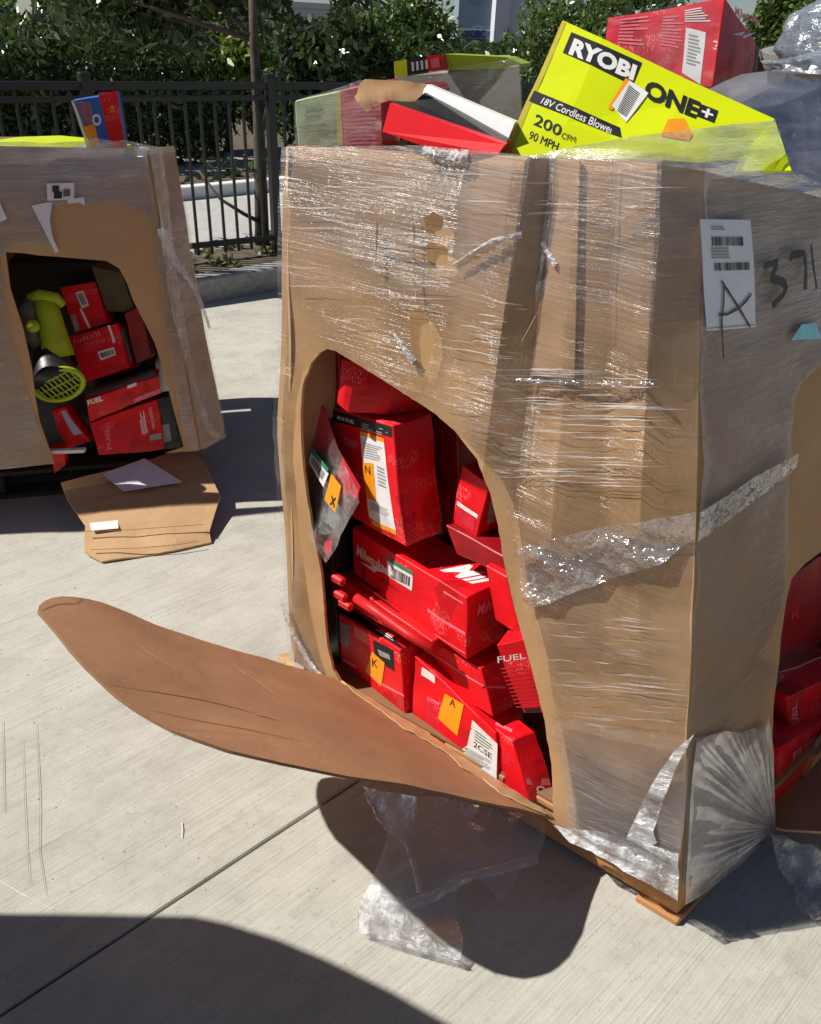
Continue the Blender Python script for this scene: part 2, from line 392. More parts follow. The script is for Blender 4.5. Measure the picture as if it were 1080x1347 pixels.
# scratches / scuffs on the slab: thin worn marks, flush sheets
def mark(pts, wd, mat, name='scuff_mark', z=.004):
    pts = [gz(*p) for p in pts]; V = []; Fc = []
    for i, p in enumerate(pts):
        t = (pts[min(i+1, len(pts)-1)]-pts[max(i-1, 0)]).normalized(); s = Vector((-t.y, t.x, 0))
        ww = wd*(.3+.7*math.sin(math.pi*(i+.4)/(len(pts)-.2)))
        V += [p+s*ww/2+Vector((0, 0, z)), p-s*ww/2+Vector((0, 0, z))]
    for i in range(len(pts)-1): Fc.append((2*i, 2*i+1, 2*i+3, 2*i+2))
    return mesh(name, V, Fc, mat, apron)
M['scr'] = simple('scratch', (.20, .19, .165), .9, .3, 90, 0); M['chalk'] = simple('pale_scuff', (.66, .65, .60), .9, .2, 90, 0)
mark([(48, 952), (51, 1010), (53, 1060), (52, 1120), (61, 1180)], .0012, M['scr'])
mark([(30, 975), (33, 1060), (36, 1120), (40, 1165)], .0009, M['scr'])
mark([(4, 950), (5, 1010), (6, 1070)], .0012, M['scr'])
mark([(0, 1160), (30, 1178), (70, 1198)], .0014, M['chalk'])
mark([(239, 1083), (240, 1092), (239, 1103)], .0028, M['chalk'])

V = []; Fc = []
for k in range(420):
    q = gz(random.uniform(-40, 1120), random.uniform(640, 1347)) if k % 4 else gz(random.uniform(240, 380), random.uniform(380, 640))
    r = random.uniform(.0008, .0028)*(.6+.4*q.y); b = len(V)
    for (x, y, z) in ((1, 0, 0), (0, 1, 0), (-1, 0, 0), (0, -1, 0), (0, 0, 1)): V.append(q+Vector((x*random.uniform(.6, 1.3), y*random.uniform(.6, 1.3), z*.7))*r)
    Fc += [(b, b+1, b+4), (b+1, b+2, b+4), (b+2, b+3, b+4), (b+3, b, b+4)]
gr_ = mesh('grit', V, Fc, M['kerb']); prop(gr_, 'loose grit scattered over the concrete', 'grit'); gr_['kind'] = 'stuff'
# ------------------------------------------------------------------ fence
fdir = Vector((.80, .60, 0)).normalized(); fp = (gz(250, 341, .15)+gz(357, 329, .15))/2; fp.z = 0
fn = Vector((-fdir.y, fdir.x, 0))
def on_fence(px, py):
    return gpl(px, py, fp, fn)
fence = thing('picket_fence', 'black metal picket fence along the kerb between the lot and the street', 'fence', (fp.x, fp.y, 0))
ftop = 1.215
s1 = (on_fence(364, 320)-fp).dot(fdir); s2 = (on_fence(112, 110)-fp).dot(fdir)
bay = s1-s2
def fpt(s, z): p = fp+fdir*s; return Vector((p.x, p.y, z))
posts = [s1+bay*k for k in range(-2, 4)]
def bar(name, s, z0, z1, wd, parent, src=None):
    if src:
        o = src.copy(); COL.objects.link(o); o.location = src.location+fdir*(s-src['s']); o['s'] = s; return o
    o = slab(name, fpt(0, (z0+z1)/2), fdir*wd, fn*wd, (0, 0, z1-z0), M['fence'], parent, .002)
    o['s'] = 0.0; o.location = fdir*s; o['s'] = s
    return o
pk = None
for a, b_ in zip(posts[:-1], posts[1:]):
    npk = max(2, round(bay/.098)); 
    for i in range(1, npk):
        s = a+(b_-a)*i/npk
        pk = bar('picket', s, .17, 1.16, .017, fence) if pk is None else bar('picket', s, 0, 0, 0, fence, pk)
po = None
for s in posts:
    po = bar('post', s, .10, 1.235, .055, fence) if po is None else bar('post', s, 0, 0, 0, fence, po)
    cp = slab('post_cap', fpt(s, 1.245), fdir*.065, fn*.065, (0, 0, .02), M['fence'], fence, .004)
L_ = posts[-1]-posts[0]; mid_ = (posts[-1]+posts[0])/2
for z, h in ((1.185, .045), (1.115, .03), (.235, .035)):
    slab('rail', fpt(mid_, z), fdir*L_, fn*.028, (0, 0, h), M['fence'], fence, .002)
for o in list(bpy.data.objects):
    if 's' in o.keys(): del o['s']

# ------------------------------------------------------------------ foliage
def leaves(centres, radii, n, size, aspect, mat, name, parent=None, droop=0.0, shell=.55, flat=0, clump=1):
    """leaf-sized faces scattered in clumps through a crown volume"""
    C = np.array(centres, float); R_ = np.array(radii, float)
    if R_.ndim == 1: R_ = np.repeat(R_[:, None], 3, 1)
    wgt = R_.prod(1)**.67; idx = rng.choice(len(C), n, p=wgt/wgt.sum())
    d = rng.normal(size=(n, 3)); d /= np.linalg.norm(d, axis=1)[:, None]
    r = shell+(1-shell)*rng.random(n)**.7; r *= np.where(rng.random(n) < .12, 1.12, 1)
    p = C[idx]+d*R_[idx]*r[:, None]
    p += np.sin(p[:, [1, 2, 0]]*9)*.05*R_[idx]
    u = rng.normal(size=(n, 3)); u[:, 2] -= droop; u /= np.linalg.norm(u, axis=1)[:, None]
    k = rng.normal(size=(n, 3))*.7+d; v = np.cross(u, k); v /= np.linalg.norm(v, axis=1)[:, None]+1e-9
    # open gaps in the tree line where buildings and sky show through
    zc = p[:, 2]-CAMH; dep = np.maximum(p[:, 1]*CP-zc*SP, .1); vv_ = (-zc*CP-p[:, 1]*SP)/dep*F; uu_ = p[:, 0]/dep*F
    PX = 540+uu_*CR-vv_*SR; PY = 673.5+uu_*SR+vv_*CR+rng.normal(size=n)*3
    bad = np.zeros(n, bool)
    for x0, x1, yl_ in ((18, 48, 26), (378, 440, 30), (604, 668, 62), (668, 684, 48), (945, 998, 22)):
        w_ = (x1-x0)/2; f_ = np.clip(1-((PX-(x0+x1)/2)/(w_+rng.normal(size=n)*2))**2, 0, 1)
        bad |= (f_ > 0) & (PY < yl_*np.minimum(1, f_*3)-3) & (p[:, 1] > 6.2)
    keep = ~bad; p = p[keep]; d = d[keep]; u = u[keep]; v = v[keep]; n = int(keep.sum())
    s = size*(.6+.8*rng.random(n))[:, None]
    a = p-u*s*.5; b = p+v*s*aspect*.5; c = p+u*s*.5; e = p-v*s*aspect*.5
    VV = np.stack([a, b, c, e], 1).reshape(-1, 3)
    me = bpy.data.meshes.new(name)
    me.vertices.add(4*n); me.vertices.foreach_set('co', VV.ravel())
    me.loops.add(4*n); me.loops.foreach_set('vertex_index', np.arange(4*n))
    me.polygons.add(n); me.polygons.foreach_set('loop_start', np.arange(0, 4*n, 4)); me.polygons.foreach_set('loop_total', np.full(n, 4))
    me.update(calc_edges=True)
    return link(name, me, mat, parent)
def clumps(c, R_, n, r0, r1):
    out = []; rr = []
    for i in range(n):
        d = Vector((random.gauss(0, 1), random.gauss(0, 1), random.gauss(0, 1))).normalized()*random.uniform(.35, 1)
        out.append((c[0]+d.x*R_[0], c[1]+d.y*R_[1], c[2]+d.z*R_[2])); rr.append(random.uniform(r0, r1))
    return out, rr
def tree(name, label, cat, base, c, R_, n, leaf, mat, ncl=14, r0=.3, r1=.6, aspect=.4, trunk_r=.05, droop=.5, trunk=None, group=None, limbs=6, shell=.35):
    t = thing(name, label, cat, base, group)
    cc, rr = clumps(c, R_, ncl, r0, r1)
    leaves(cc, rr, n, leaf, aspect, mat, 'crown', t, droop, shell)
    base = Vector(base); top = Vector(c)
    pts = trunk or [base, base.lerp(top, .35)+Vector((.04, .02, 0)), base.lerp(top, .7)+Vector((-.03, 0, 0)), top]
    tube('trunk', pts, [trunk_r*(1-.6*i/(len(pts)-1)) for i in range(len(pts))], M['bark'], t, 9)
    for i in range(min(limbs, ncl)):
        q = Vector(cc[i]); s0 = Vector(pts[-2]).lerp(Vector(pts[-1]), random.random())
        tube('limb', [s0, s0.lerp(q, .5)+Vector((0, 0, .06)), q], [trunk_r*.38, trunk_r*.25, trunk_r*.1], M['bark'], t, 6)
    return t
# the tree whose stem stands right behind the fence
tb = gz(345, 326, .1)
p = gy(334, 60, tb.y+.05)
trk = [tb, gy(343, 250, tb.y+.02), gy(340, 150, tb.y+.02), gy(334, 60, tb.y+.05), gy(330, -60, tb.y+.1)]
t1 = tree('broadleaf_tree', 'tall dark-leaved tree with bare stem just behind the fence', 'tree', tuple(tb),
          tuple(gy(250, -45, 6.9)), (1.25, .6, .48), 10000, .12, M['leaf_dark'], 30, .22, .42, .28, .055, .8, trk, limbs=9)
tube('limb', [gy(342, 292, tb.y-.02), gy(322, 282, tb.y-.1), gy(290, 262, tb.y-.1), gy(262, 225, tb.y)], [.016, .014, .011, .007], M['bark'], t1, 7)
tube('limb', [gy(341, 180, tb.y), gy(352, 140, tb.y), gy(372, 90, tb.y+.1), gy(400, 30, tb.y+.2)], [.02, .016, .012, .006], M['bark'], t1, 7)
def gtree(px, py, y, **k): 
    c = gy(px, py, y); return c
def shrub(label, px, py, y, rx, rz, n, leaf, mat, ncl=12, ry=.6, aspect=.45, cat='tree', name='shrub', r0=.25, r1=.45, group=None, droop=.3):
    c = gy(px, py, y); base = (c.x, c.y, .0)
    return tree(name, label, cat, base, tuple(c), (rx, ry, rz), n, leaf, mat, ncl, r0, r1, aspect, .05, droop, None, group, 4)
shrub('yellow-green bushy tree filling the top left corner behind the fence', 25, 75, 11.6, 1.25, .8, 7000, .12, M['leaf_yel'], 14, cat='tree', name='bushy_tree')
shrub('small yellow-green shrub seen over the fence between the dark tree and its stem', 290, 70, 11.6, .9, .5, 5000, .12, M['leaf_yel'], 10, name='bushy_tree')
shrub('mid-green shrub over the fence above the blue and red carton', 130, 65, 11.4, .9, .55, 4500, .12, M['leaf_mid'], 10, name='bushy_tree')
shrub('dark shrub with glinting leaves between the fence post and the round tree', 425, 95, 10.6, .55, .8, 6500, .12, M['leaf_dark'], 12, name='shrub')
shrub('round dark green tree standing left of the blue-grey building', 530, 55, 11.5, .55, .62, 9000, .085, M['leaf_mid'], 14, name='round_tree', r0=.3, r1=.42)
shrub('low dark shrub behind the film-wrapped cartons at the top of the big box', 590, 125, 10.5, .65, .45, 6000, .09, M['leaf_dark'], 10, name='shrub')
shrub('small-leaved green tree between the blue-grey building and the red carton', 752, 55, 12.5, .62, .75, 7500, .085, M['leaf_mid'], 14, name='small_leaved_tree', r0=.3, r1=.5)
shrub('green tree top showing at the upper right corner above the bundled film', 1050, 25, 14, .8, .55, 7000, .10, M['leaf_mid'], 12, name='tree')
shrub('low light green bush at the foot of the blue-grey building', 655, 76, 17, .6, .28, 3500, .09, M['leaf_yel'], 8, name='bush', r0=.2, r1=.3)
shrub('dark crown rising behind the small-leaved tree and the yellow carton', 860, 35, 13.5, .95, .45, 7000, .10, M['leaf_dark'], 10, name='tree')
# hedge: one clipped run that reads as one mass, behind the fence
hb0 = on_fence(-60, 160); 
cc = []; rr = []
for i in range(60):
    s = -4.6+i*.105; p = fp+fdir*s*1.25+fn*random.uniform(4.3, 5.0)
    px, py = proj((p.x, p.y, .7))
    low = .15
    for z in np.arange(low+.15, random.uniform(1.15, 1.6), .22):
        cc.append((p.x, p.y, z)); rr.append(random.uniform(.18, .28))
hd = leaves(cc, rr, 34000, .10, .35, M['leaf_dark'], 'hedge', None, .6, .2)
prop(hd, 'dark leafy hedge across the street, filling the view through the upper half of the fence', 'hedge')
hd['kind'] = 'stuff'
cc = []; rr = []
for t in np.arange(-3, 22, .28):
    for z in (.5, .8, 1.1)+((1.35,) if random.random() < .5 else ()):
        cc.append(tuple(tm(t+random.uniform(-.2, .2), road_a+5.3+random.uniform(-.2, .9), z+random.uniform(-.1, .1)))); rr.append(random.uniform(.28, .42))
for t in np.arange(-3, 16, .35): cc.append(tuple(tm(t, road_a+3.0, .13))); rr.append(.17)
v_ = leaves(cc, rr, 42000, .13, .4, M['leaf_dark'], 'verge_planting', None, .4, .2); prop(v_, 'low dark planting on the verge across the street', 'ground cover'); v_['kind'] = 'stuff'
# far tree mass across the street so that no bare ground shows at the horizon
cc = []; rr = []
for x in np.arange(-16, 24, .9):
    y = 21+random.uniform(-1.5, 2)
    if 1.2 < x < 3.0: continue
    h_ = random.uniform(.5, 1.3)
    cc.append((x, y, h_)); rr.append(random.uniform(.7, 1.0))
fm = leaves(cc, rr, 26000, .16, .5, M['leaf_mid'], 'far_trees'); prop(fm, 'distant band of green trees beyond the street', 'trees'); fm['kind'] = 'stuff'
# ground cover along the fence foot
pts = []
for i in range(260):
    t = random.uniform(-1.5, 9); d = DK+random.uniform(.17, .7); pts.append(tuple(tm(t, d, .135)))
gc = leaves(pts, [.05]*len(pts), 9000, .045, .5, M['leaf_dry'], 'ground_cover', None, 0, .1); prop(gc, 'low yellowish ground cover growing between kerb and fence', 'ground cover'); gc['kind'] = 'stuff'

# ------------------------------------------------------------------ buildings
def wallbox(name, p, q, z0, z1, depth, mat, parent):
    """upright block between two plan points"""
    p, q = Vector(p), Vector(q); p.z = q.z = 0; d = q-p; nrm = Vector((-d.y, d.x, 0)).normalized()
    c = (p+q)/2+nrm*depth/2; c.z = (z0+z1)/2
    return slab(name, c, d, nrm*depth, (0, 0, z1-z0), mat, parent)
Yb = 60
bA = gy(602, 40, Yb); bB = gy(649, 40, Yb); bC = gy(668, 40, Yb+.5); bD = gy(682, 40, Yb+1.5)
bld = thing('warehouse', 'blue-grey warehouse with a navy sign, beyond the trees at the top', 'building', (bA.x, bA.y, 0))
wallbox('wall', bA, bB, 0, 9, 12, M['bluegrey'], bld)
wallbox('column', bB+Vector((.02, -.4, 0)), bC+Vector((0, -.4, 0)), 0, 9.3, 3, M['palegrey'], bld)
wallbox('side_wall', bC, bD+Vector((4, 0, 0)), 0, 8.2, 10, M['palegrey'], bld)
for k in range(3):
    wallbox('cladding_joint', bA+Vector((.02, -.03, 0)), bB+Vector((-.02, -.03, 0)), 1.9+k*2.2, 1.96+k*2.2, .05, M['palegrey'], bld)
wallbox('canopy', bA+Vector((-.3, -.8, 0)), bB+Vector((0, -.8, 0)), .55, 1.0, .9, M['navy'], bld)
def text_mesh(s, bold=0.0, shear=0.0):
    cu = bpy.data.curves.new('t', 'FONT'); cu.body = s; cu.offset = bold; cu.shear = shear; cu.resolution_u = 3
    o = bpy.data.objects.new('t', cu); COL.objects.link(o)
    dg = bpy.context.evaluated_depsgraph_get(); me = bpy.data.meshes.new_from_object(o.evaluated_get(dg))
    V = [v.co.copy() for v in me.vertices]; Fc = [tuple(p.vertices) for p in me.polygons]
    bpy.data.objects.remove(o); bpy.data.curves.remove(cu); bpy.data.meshes.remove(me)
    x0 = min(v.x for v in V); x1 = max(v.x for v in V); y0 = min(v.y for v in V); y1 = max(v.y for v in V)
    return [((v.x-x0)/(x1-x0), (v.y-y0)/(y1-y0)) for v in V], Fc
def text_on(face, r, s, mat, parent, bold=.02, shear=0, rot=0, name='lettering', off=.0012):
    """face(u,v,off)->point; r=(u0,v0,u1,v1); rot in quarter turns"""
    P, Fc = text_mesh(s, bold, shear); V = []
    for a, b in P:
        if rot == 1: a, b = 1-b, a
        elif rot == 3: a, b = b, 1-a
        elif rot == 2: a, b = 1-a, 1-b
        V.append(face(r[0]+(r[2]-r[0])*a, r[1]+(r[3]-r[1])*b, off))
    return mesh(name, V, Fc, mat, parent)
def decal(face, r, mat, parent, name='label', off=.0008, jag=0, nx=1, ny=1, quad=None):
    V = []; Fc = []
    if quad:
        if len(quad) == 4:
            k = 8
            for j in range(k+1):
                for i in range(k+1):
                    u, v = i/k, j/k
                    q = [quad[0][m]*(1-u)*(1-v)+quad[1][m]*u*(1-v)+quad[2][m]*u*v+quad[3][m]*(1-u)*v for m in (0, 1)]
                    V.append(face(q[0], q[1], off))
            for j in range(k):
                for i in range(k): a = j*(k+1)+i; Fc.append((a, a+1, a+k+2, a+k+1))
        else:
            vv, Fc = cutsheet(densify(list(quad), .08), [], (.08, .08)); V = [face(p[0], p[1], off) for p in vv]
    else:
        for j in range(ny+1):
            for i in range(nx+1):
                V.append(face(r[0]+(r[2]-r[0])*i/nx, r[1]+(r[3]-r[1])*j/ny, off))
        for j in range(ny):
            for i in range(nx):
                a = j*(nx+1)+i; Fc.append((a, a+1, a+nx+2, a+nx+1))
    return mesh(name, V, Fc, mat, parent)
def lines(face, r, n, mat, parent, name='small_print', vertical=False, gap=.5, off=.0013, ragged=.35, bars=False):
    V = []; Fc = []
    for i in range(n):
        if bars:
            wv = random.uniform(.25, .85); a0 = (i+.1)/n; a1 = (i+.1+wv)/n; q = (0, 1)
        else:
            a0 = i/n; a1 = (i+gap)/n; q = (0, 1-random.uniform(0, ragged))
        c = [(q[0], 1-a0), (q[1], 1-a0), (q[1], 1-a1), (q[0], 1-a1)]
        if vertical or bars: c = [(1-b, a) for a, b in c]
        k = len(V)
        for a, b in c: V.append(face(r[0]+(r[2]-r[0])*a, r[1]+(r[3]-r[1])*b, off))
        Fc.append((k, k+1, k+2, k+3))
    return mesh(name, V, Fc, mat, parent)
sA = gy(612, 52, Yb-.2); 
def bface(u, v, off=0): return gy(612+28*u, 53-18*v, Yb-.12-off)
text_on(bface, (.0, .18, .95, .75), 'VOBC', M['navy'], bld, .03, name='sign_lettering')
decal(bface, (.05, -.08, .95, .08), M['navy'], bld, 'sign_bar')
bfa = [bface(.3+.6*k/8, .92+.16*math.sin(math.pi*k/8)) for k in range(9)]+[bface(.3+.6*k/8, .86+.14*math.sin(math.pi*k/8)) for k in range(8, -1, -1)]
mesh('sign_arc', bfa, [tuple(range(18))], M['palegrey'], bld)
wh = thing('white_building', 'long white building showing through the leaves left of the round tree', 'building', tuple(gz(400, 60, 0)))
wA = gy(300, 30, 46); wB = gy(520, 25, 52)
wallbox('wall', wA, wB, 0, 2.5, 10, M['whitewall'], wh)
wallbox('roof_edge', wA+Vector((0, -.3, 0)), wB+Vector((0, -.3, 0)), 2.5, 2.75, 10.6, M['palegrey'], wh)

# ================================================================== CARTONS (hexahedra measured from the photograph)
WB_L = gz(385, 869, .145); WB_C = gz(894, 1164, .145)
def front_y(px, py, d):
    """a point seen at px,py lying d metres behind the front wall of the big box"""
    a = (WB_C-WB_L).normalized(); b = (gy(375, 193, 1.57)-WB_L).normalized(); n = a.cross(b)
    if n.y > 0: n = -n
    return gpl(px, py, WB_L-n*d, n)
class Hexa:
    NN = 5
    def __init__(s, name, label, quad, anchor, yaw, depth, mat, tilt=0, cat='carton', group=None, sag=.0, shift=(0, 0, 0), bulge=.004, vertical=False, plain=False):
        p0 = Vector(anchor)
        _, n = plane(yaw, p0, tilt)
        LT, RT, RB, LB = [gpl(*q, p0, n) for q in quad]
        dv = -n*depth + Vector(shift)
        s.c = dict(LFT=LT, RFT=RT, RFB=RB, LFB=LB, LBT=LT+dv, RBT=RT+dv, RBB=RB+dv, LBB=LB+dv)
        base = (LB+RB+LB+RB+dv*2)/4
        s.o = thing(name, label, cat, tuple(base), group) if not plain else None
        s.n = n
        s.body = s.build(mat, bulge, s.o)
    def build(s, mat, bulge, parent):
        K = s.c; quads = [('LFB', 'RFB', 'RFT', 'LFT'), ('RFB', 'RBB', 'RBT', 'RFT'), ('LFT', 'RFT', 'RBT', 'LBT'), ('LBB', 'LFB', 'LFT', 'LBT'), ('RBB', 'LBB', 'LBT', 'RBT'), ('LBB', 'RBB', 'RFB', 'LFB')]
        V = []; Fc = []; nn = s.NN; key = {}
        cen = sum(K.values(), Vector())/8
        for q in quads:
            a, b, c, d = [K[k] for k in q]
            for j in range(nn+1):
                for i in range(nn+1):
                    u, v = i/nn, j/nn
                    p = a*(1-u)*(1-v)+b*u*(1-v)+c*u*v+d*(1-u)*v
                    r = tuple(round(x, 5) for x in p)
                    if r not in key:
                        e = min(u, 1-u)*min(v, 1-v)*4
                        q_ = p + Vector((noise.noise(p*11), noise.noise(p*11+Vector((7, 0, 0))), noise.noise(p*11+Vector((0, 9, 0)))))*bulge*1.2
                        q_ += (b-a).cross(d-a).normalized()*bulge*.5*e
                        key[r] = len(V); V.append(q_)
            for j in range(nn):
                for i in range(nn):
                    ids = []
                    for uu, vv in ((i, j), (i+1, j), (i+1, j+1), (i, j+1)):
                        u, v = uu/nn, vv/nn; p = a*(1-u)*(1-v)+b*u*(1-v)+c*u*v+d*(1-u)*v
                        ids.append(key[tuple(round(x, 5) for x in p)])
                    if len(set(ids)) == 4: Fc.append(tuple(ids))
        o = mesh('carton_body', V, Fc, mat, parent)
        fixn(o.data)
        bm = bmesh.new(); bm.from_mesh(o.data)
        ed = [e for e in bm.edges if len(e.link_faces) == 2 and e.calc_face_angle() > .7]
        bmesh.ops.bevel(bm, geom=ed, offset=.0018, segments=1, affect='EDGES'); bm.to_mesh(o.data); bm.free()
        s.V = V; s.bulge = bulge
        return o
    def face(s, which):
        q = dict(F=('LFB', 'RFB', 'RFT', 'LFT'), R=('RFB', 'RBB', 'RBT', 'RFT'), T=('LFT', 'RFT', 'RBT', 'LBT'), L=('LBB', 'LFB', 'LFT', 'LBT'))[which]
        a, b, c, d = [s.c[k] for k in q]; n = (b-a).cross(d-a).normalized(); bl = s.bulge
        nn = s.NN; cache = {}
        def node(i, j):
            if (i, j) not in cache:
                u, v = i/nn, j/nn
                p = a*(1-u)*(1-v)+b*u*(1-v)+c*u*v+d*(1-u)*v
                e = min(u, 1-u)*min(v, 1-v)*4
                cache[i, j] = p + Vector((noise.noise(p*11), noise.noise(p*11+Vector((7, 0, 0))), noise.noise(p*11+Vector((0, 9, 0)))))*bl*1.2 + n*bl*.5*e
            return cache[i, j]
        def f(u, v, off=0):
            i = min(nn-1, max(0, int(math.floor(u*nn)))); j = min(nn-1, max(0, int(math.floor(v*nn)))); x, y = u*nn-i, v*nn-j
            p = node(i, j)*(1-x)*(1-y)+node(i+1, j)*x*(1-y)+node(i+1, j+1)*x*y+node(i, j+1)*(1-x)*y
            return p + n*(off*.4+.0004)
        return f
    def inv(s, which, px, py):
        q = dict(F=('LFB', 'RFB', 'RFT', 'LFT'), R=('RFB', 'RBB', 'RBT', 'RFT'), T=('LFT', 'RFT', 'RBT', 'LBT'))[which]
        a, b, c, d = [s.c[k] for k in q]; u = v = .5
        for _ in range(12):
            def P(u, v): return proj(a*(1-u)*(1-v)+b*u*(1-v)+c*u*v+d*(1-u)*v)
            x, y = P(u, v); x1, y1 = P(u+1e-3, v); x2, y2 = P(u, v+1e-3)
            J = np.array([[(x1-x)/1e-3, (x2-x)/1e-3], [(y1-y)/1e-3, (y2-y)/1e-3]])
            try: du = np.linalg.solve(J, [px-x, py-y])
            except Exception: break
            u += float(np.clip(du[0], -.5, .5)); v += float(np.clip(du[1], -.5, .5))
        return u, v
    def dq(s, which, pxs, mat, name='label', parent=None, off=.0008):
        f = s.face(which); return decal(f, None, mat, parent or s.o, name, off, quad=[s.inv(which, *p) for p in pxs])
    def sub(s, which, pxs):
        """face function over a pixel quad (LB, RB, RT, LT) on this face"""
        f = s.face(which); Q = [s.inv(which, *p) for p in pxs]
        def g_(u, v, off=0):
            uu = [Q[0][k]*(1-u)*(1-v)+Q[1][k]*u*(1-v)+Q[2][k]*u*v+Q[3][k]*(1-u)*v for k in (0, 1)]
            return f(uu[0], uu[1], off)
        return g_

exec_later = []

# ================================================================== THE BIG BOX
def lerp(a, b, t): return a*(1-t)+b*t
class Ruled:
    """wall surface through rows of measured points; s along, t up; creases at the knots"""
    def __init__(s, ss, ts, rows, bulge=0.0, off=0.0, rip=0.0):
        s.ss, s.ts, s.rows, s.bulge, s.off, s.rip = ss, ts, rows, bulge, off, rip
    def raw(s, a, t):
        def seg(ar, x):
            i = 0
            while i < len(ar)-2 and x > ar[i+1]: i += 1
            return i, (x-ar[i])/(ar[i+1]-ar[i])
        i, f = seg(s.ss, a); j, g_ = seg(s.ts, t)
        R_ = s.rows
        return lerp(lerp(R_[j][i], R_[j][i+1], f), lerp(R_[j+1][i], R_[j+1][i+1], f), g_)
    def nrm(s, a, t):
        e = .004; p = s.raw(a, t)
        n = (s.raw(a+e, t)-p).cross(s.raw(a, t+e)-p).normalized()
        return n
    def P(s, a, t, extra=0):
        p = s.raw(a, t); n = s.nrm(a, t)
        q = p*3.1
        d = noise.noise(q)*.010+noise.noise(p*9)*.003
        if s.rip:
            d += noise.noise(Vector((p.x*5, p.y*5, p.z*38)))*s.rip
            d += abs(noise.noise(p*6+Vector((3, 1, 2))))*s.rip*1.2
        return p+n*(s.off+extra+d)
    def inv(s, px, py, a=.5, t=.5):
        for _ in range(25):
            x, y = proj(s.raw(a, t)); x1, y1 = proj(s.raw(a+1e-3, t)); x2, y2 = proj(s.raw(a, t+1e-3))
            J = np.array([[(x1-x)/1e-3, (x2-x)/1e-3], [(y1-y)/1e-3, (y2-y)/1e-3]])
            if abs(np.linalg.det(J)) < 1e-6: break
            d = np.linalg.solve(J, [px-x, py-y]); a += float(np.clip(d[0], -.2, .2)); t += float(np.clip(d[1], -.2, .2))
            a = min(max(a, -.6), 1.6); t = min(max(t, -.6), 1.6)
        return a, t
def inside(p, poly):
    c = False; x, y = p; j = len(poly)-1
    for i in range(len(poly)):
        if (poly[i][1] > y) != (poly[j][1] > y) and x < (poly[j][0]-poly[i][0])*(y-poly[i][1])/(poly[j][1]-poly[i][1])+poly[i][0]: c = not c
        j = i
    return c
def densify(poly, step):
    out = []
    for i in range(len(poly)):
        a, b = poly[i], poly[(i+1) % len(poly)]; L = math.hypot(b[0]-a[0], b[1]-a[1]); k = max(1, int(L/step))
        for j in range(k): out.append((a[0]+(b[0]-a[0])*j/k, a[1]+(b[1]-a[1])*j/k))
    return out
def smooth_poly(p, it=1, keep=()):
    for _ in range(it):
        q = []
        for i in range(len(p)):
            a, b = p[i], p[(i+1) % len(p)]
            q += [(a[0]*.75+b[0]*.25, a[1]*.75+b[1]*.25), (a[0]*.25+b[0]*.75, a[1]*.25+b[1]*.75)]
        p = q
    return p
def cutsheet(outline, holes, grid, creases=()):
    """triangulate a 2-D outline with holes, with interior grid points; returns pts, tris"""
    pts = []; edges = []
    def add(poly, closed=True):
        k = len(pts); pts.extend([Vector(p[:2]) for p in poly]); m = len(poly)
        for i in range(m if closed else m-1): edges.append((k+i, k+(i+1) % m))
    add(outline)
    for h in holes: add(h)
    for c in creases: add(c, False)
    xs = [p[0] for p in outline]; ys = [p[1] for p in outline]
    gx, gy_ = grid; x = min(xs)+gx*.5; r = 0
    while x < max(xs):
        y = min(ys)+gy_*(.5 if r % 2 else .9)
        while y < max(ys):
            q = (x, y)
            if inside(q, outline) and not any(inside(q, h) for h in holes): pts.append(Vector(q))
            y += gy_
        x += gx; r += 1
    v, e, f, *_ = delaunay_2d_cdt(pts, edges, [], 0, 1e-5)
    tris = []
    for t in f:
        c = sum((v[i] for i in t), Vector((0, 0)))/len(t)
        if inside(c, outline) and not any(inside(c, h) for h in holes): tris.append(tuple(t))
    return v, tris
def sheet(name, outline, holes, grid, fn, thick, mats, parent, creases=(), smooth=True, edgemat=True, sharp=0):
    """mats: (front, back, edge).  fn(p2, extra)->Vector ; thick inward (negative extra)"""
    v, tris = cutsheet(outline, holes, grid, creases)
    A = [fn(p, 0) for p in v]; n = len(A)
    ref = None
    if not thick:
        o = mesh(name, A, tris, mats[0], parent, smooth)
        if sharp: o.data.set_sharp_from_angle(angle=math.radians(sharp))
        return o
    B = [fn(p, -thick) for p in v]
    Fc = list(tris)+[tuple(t[::-1])for t in [tuple(i+n for i in t) for t in tris]]; mi = [0]*len(tris)+[1]*len(tris)
    cnt = {}
    for t in tris:
        for i in range(len(t)):
            a, b = t[i], t[(i+1) % len(t)]; k = (min(a, b), max(a, b)); cnt.setdefault(k, []).append((a, b))
    for k, l in cnt.items():
        if len(l) == 1:
            a, b = l[0]; Fc.append((b, a, a+n, b+n)); mi.append(2)
    me = bpy.data.meshes.new(name); me.from_pydata([tuple(p) for p in A+B], [], Fc); me.polygons.foreach_set('material_index', mi)
    if smooth: me.polygons.foreach_set('use_smooth', [m != 2 for m in mi])
    me.update(); bm = bmesh.new(); bm.from_mesh(me); bmesh.ops.recalc_face_normals(bm, faces=bm.faces); bm.to_mesh(me); bm.free()
    if smooth: me.set_sharp_from_angle(angle=math.radians(16))
    return link(name, me, mats, parent)

big = thing('bulk_box', 'big film-wrapped brown cardboard box in the foreground with a large arched opening', 'cardboard box', tuple(lerp(WB_L, WB_C, .5)), 'bulk boxes on pallets')
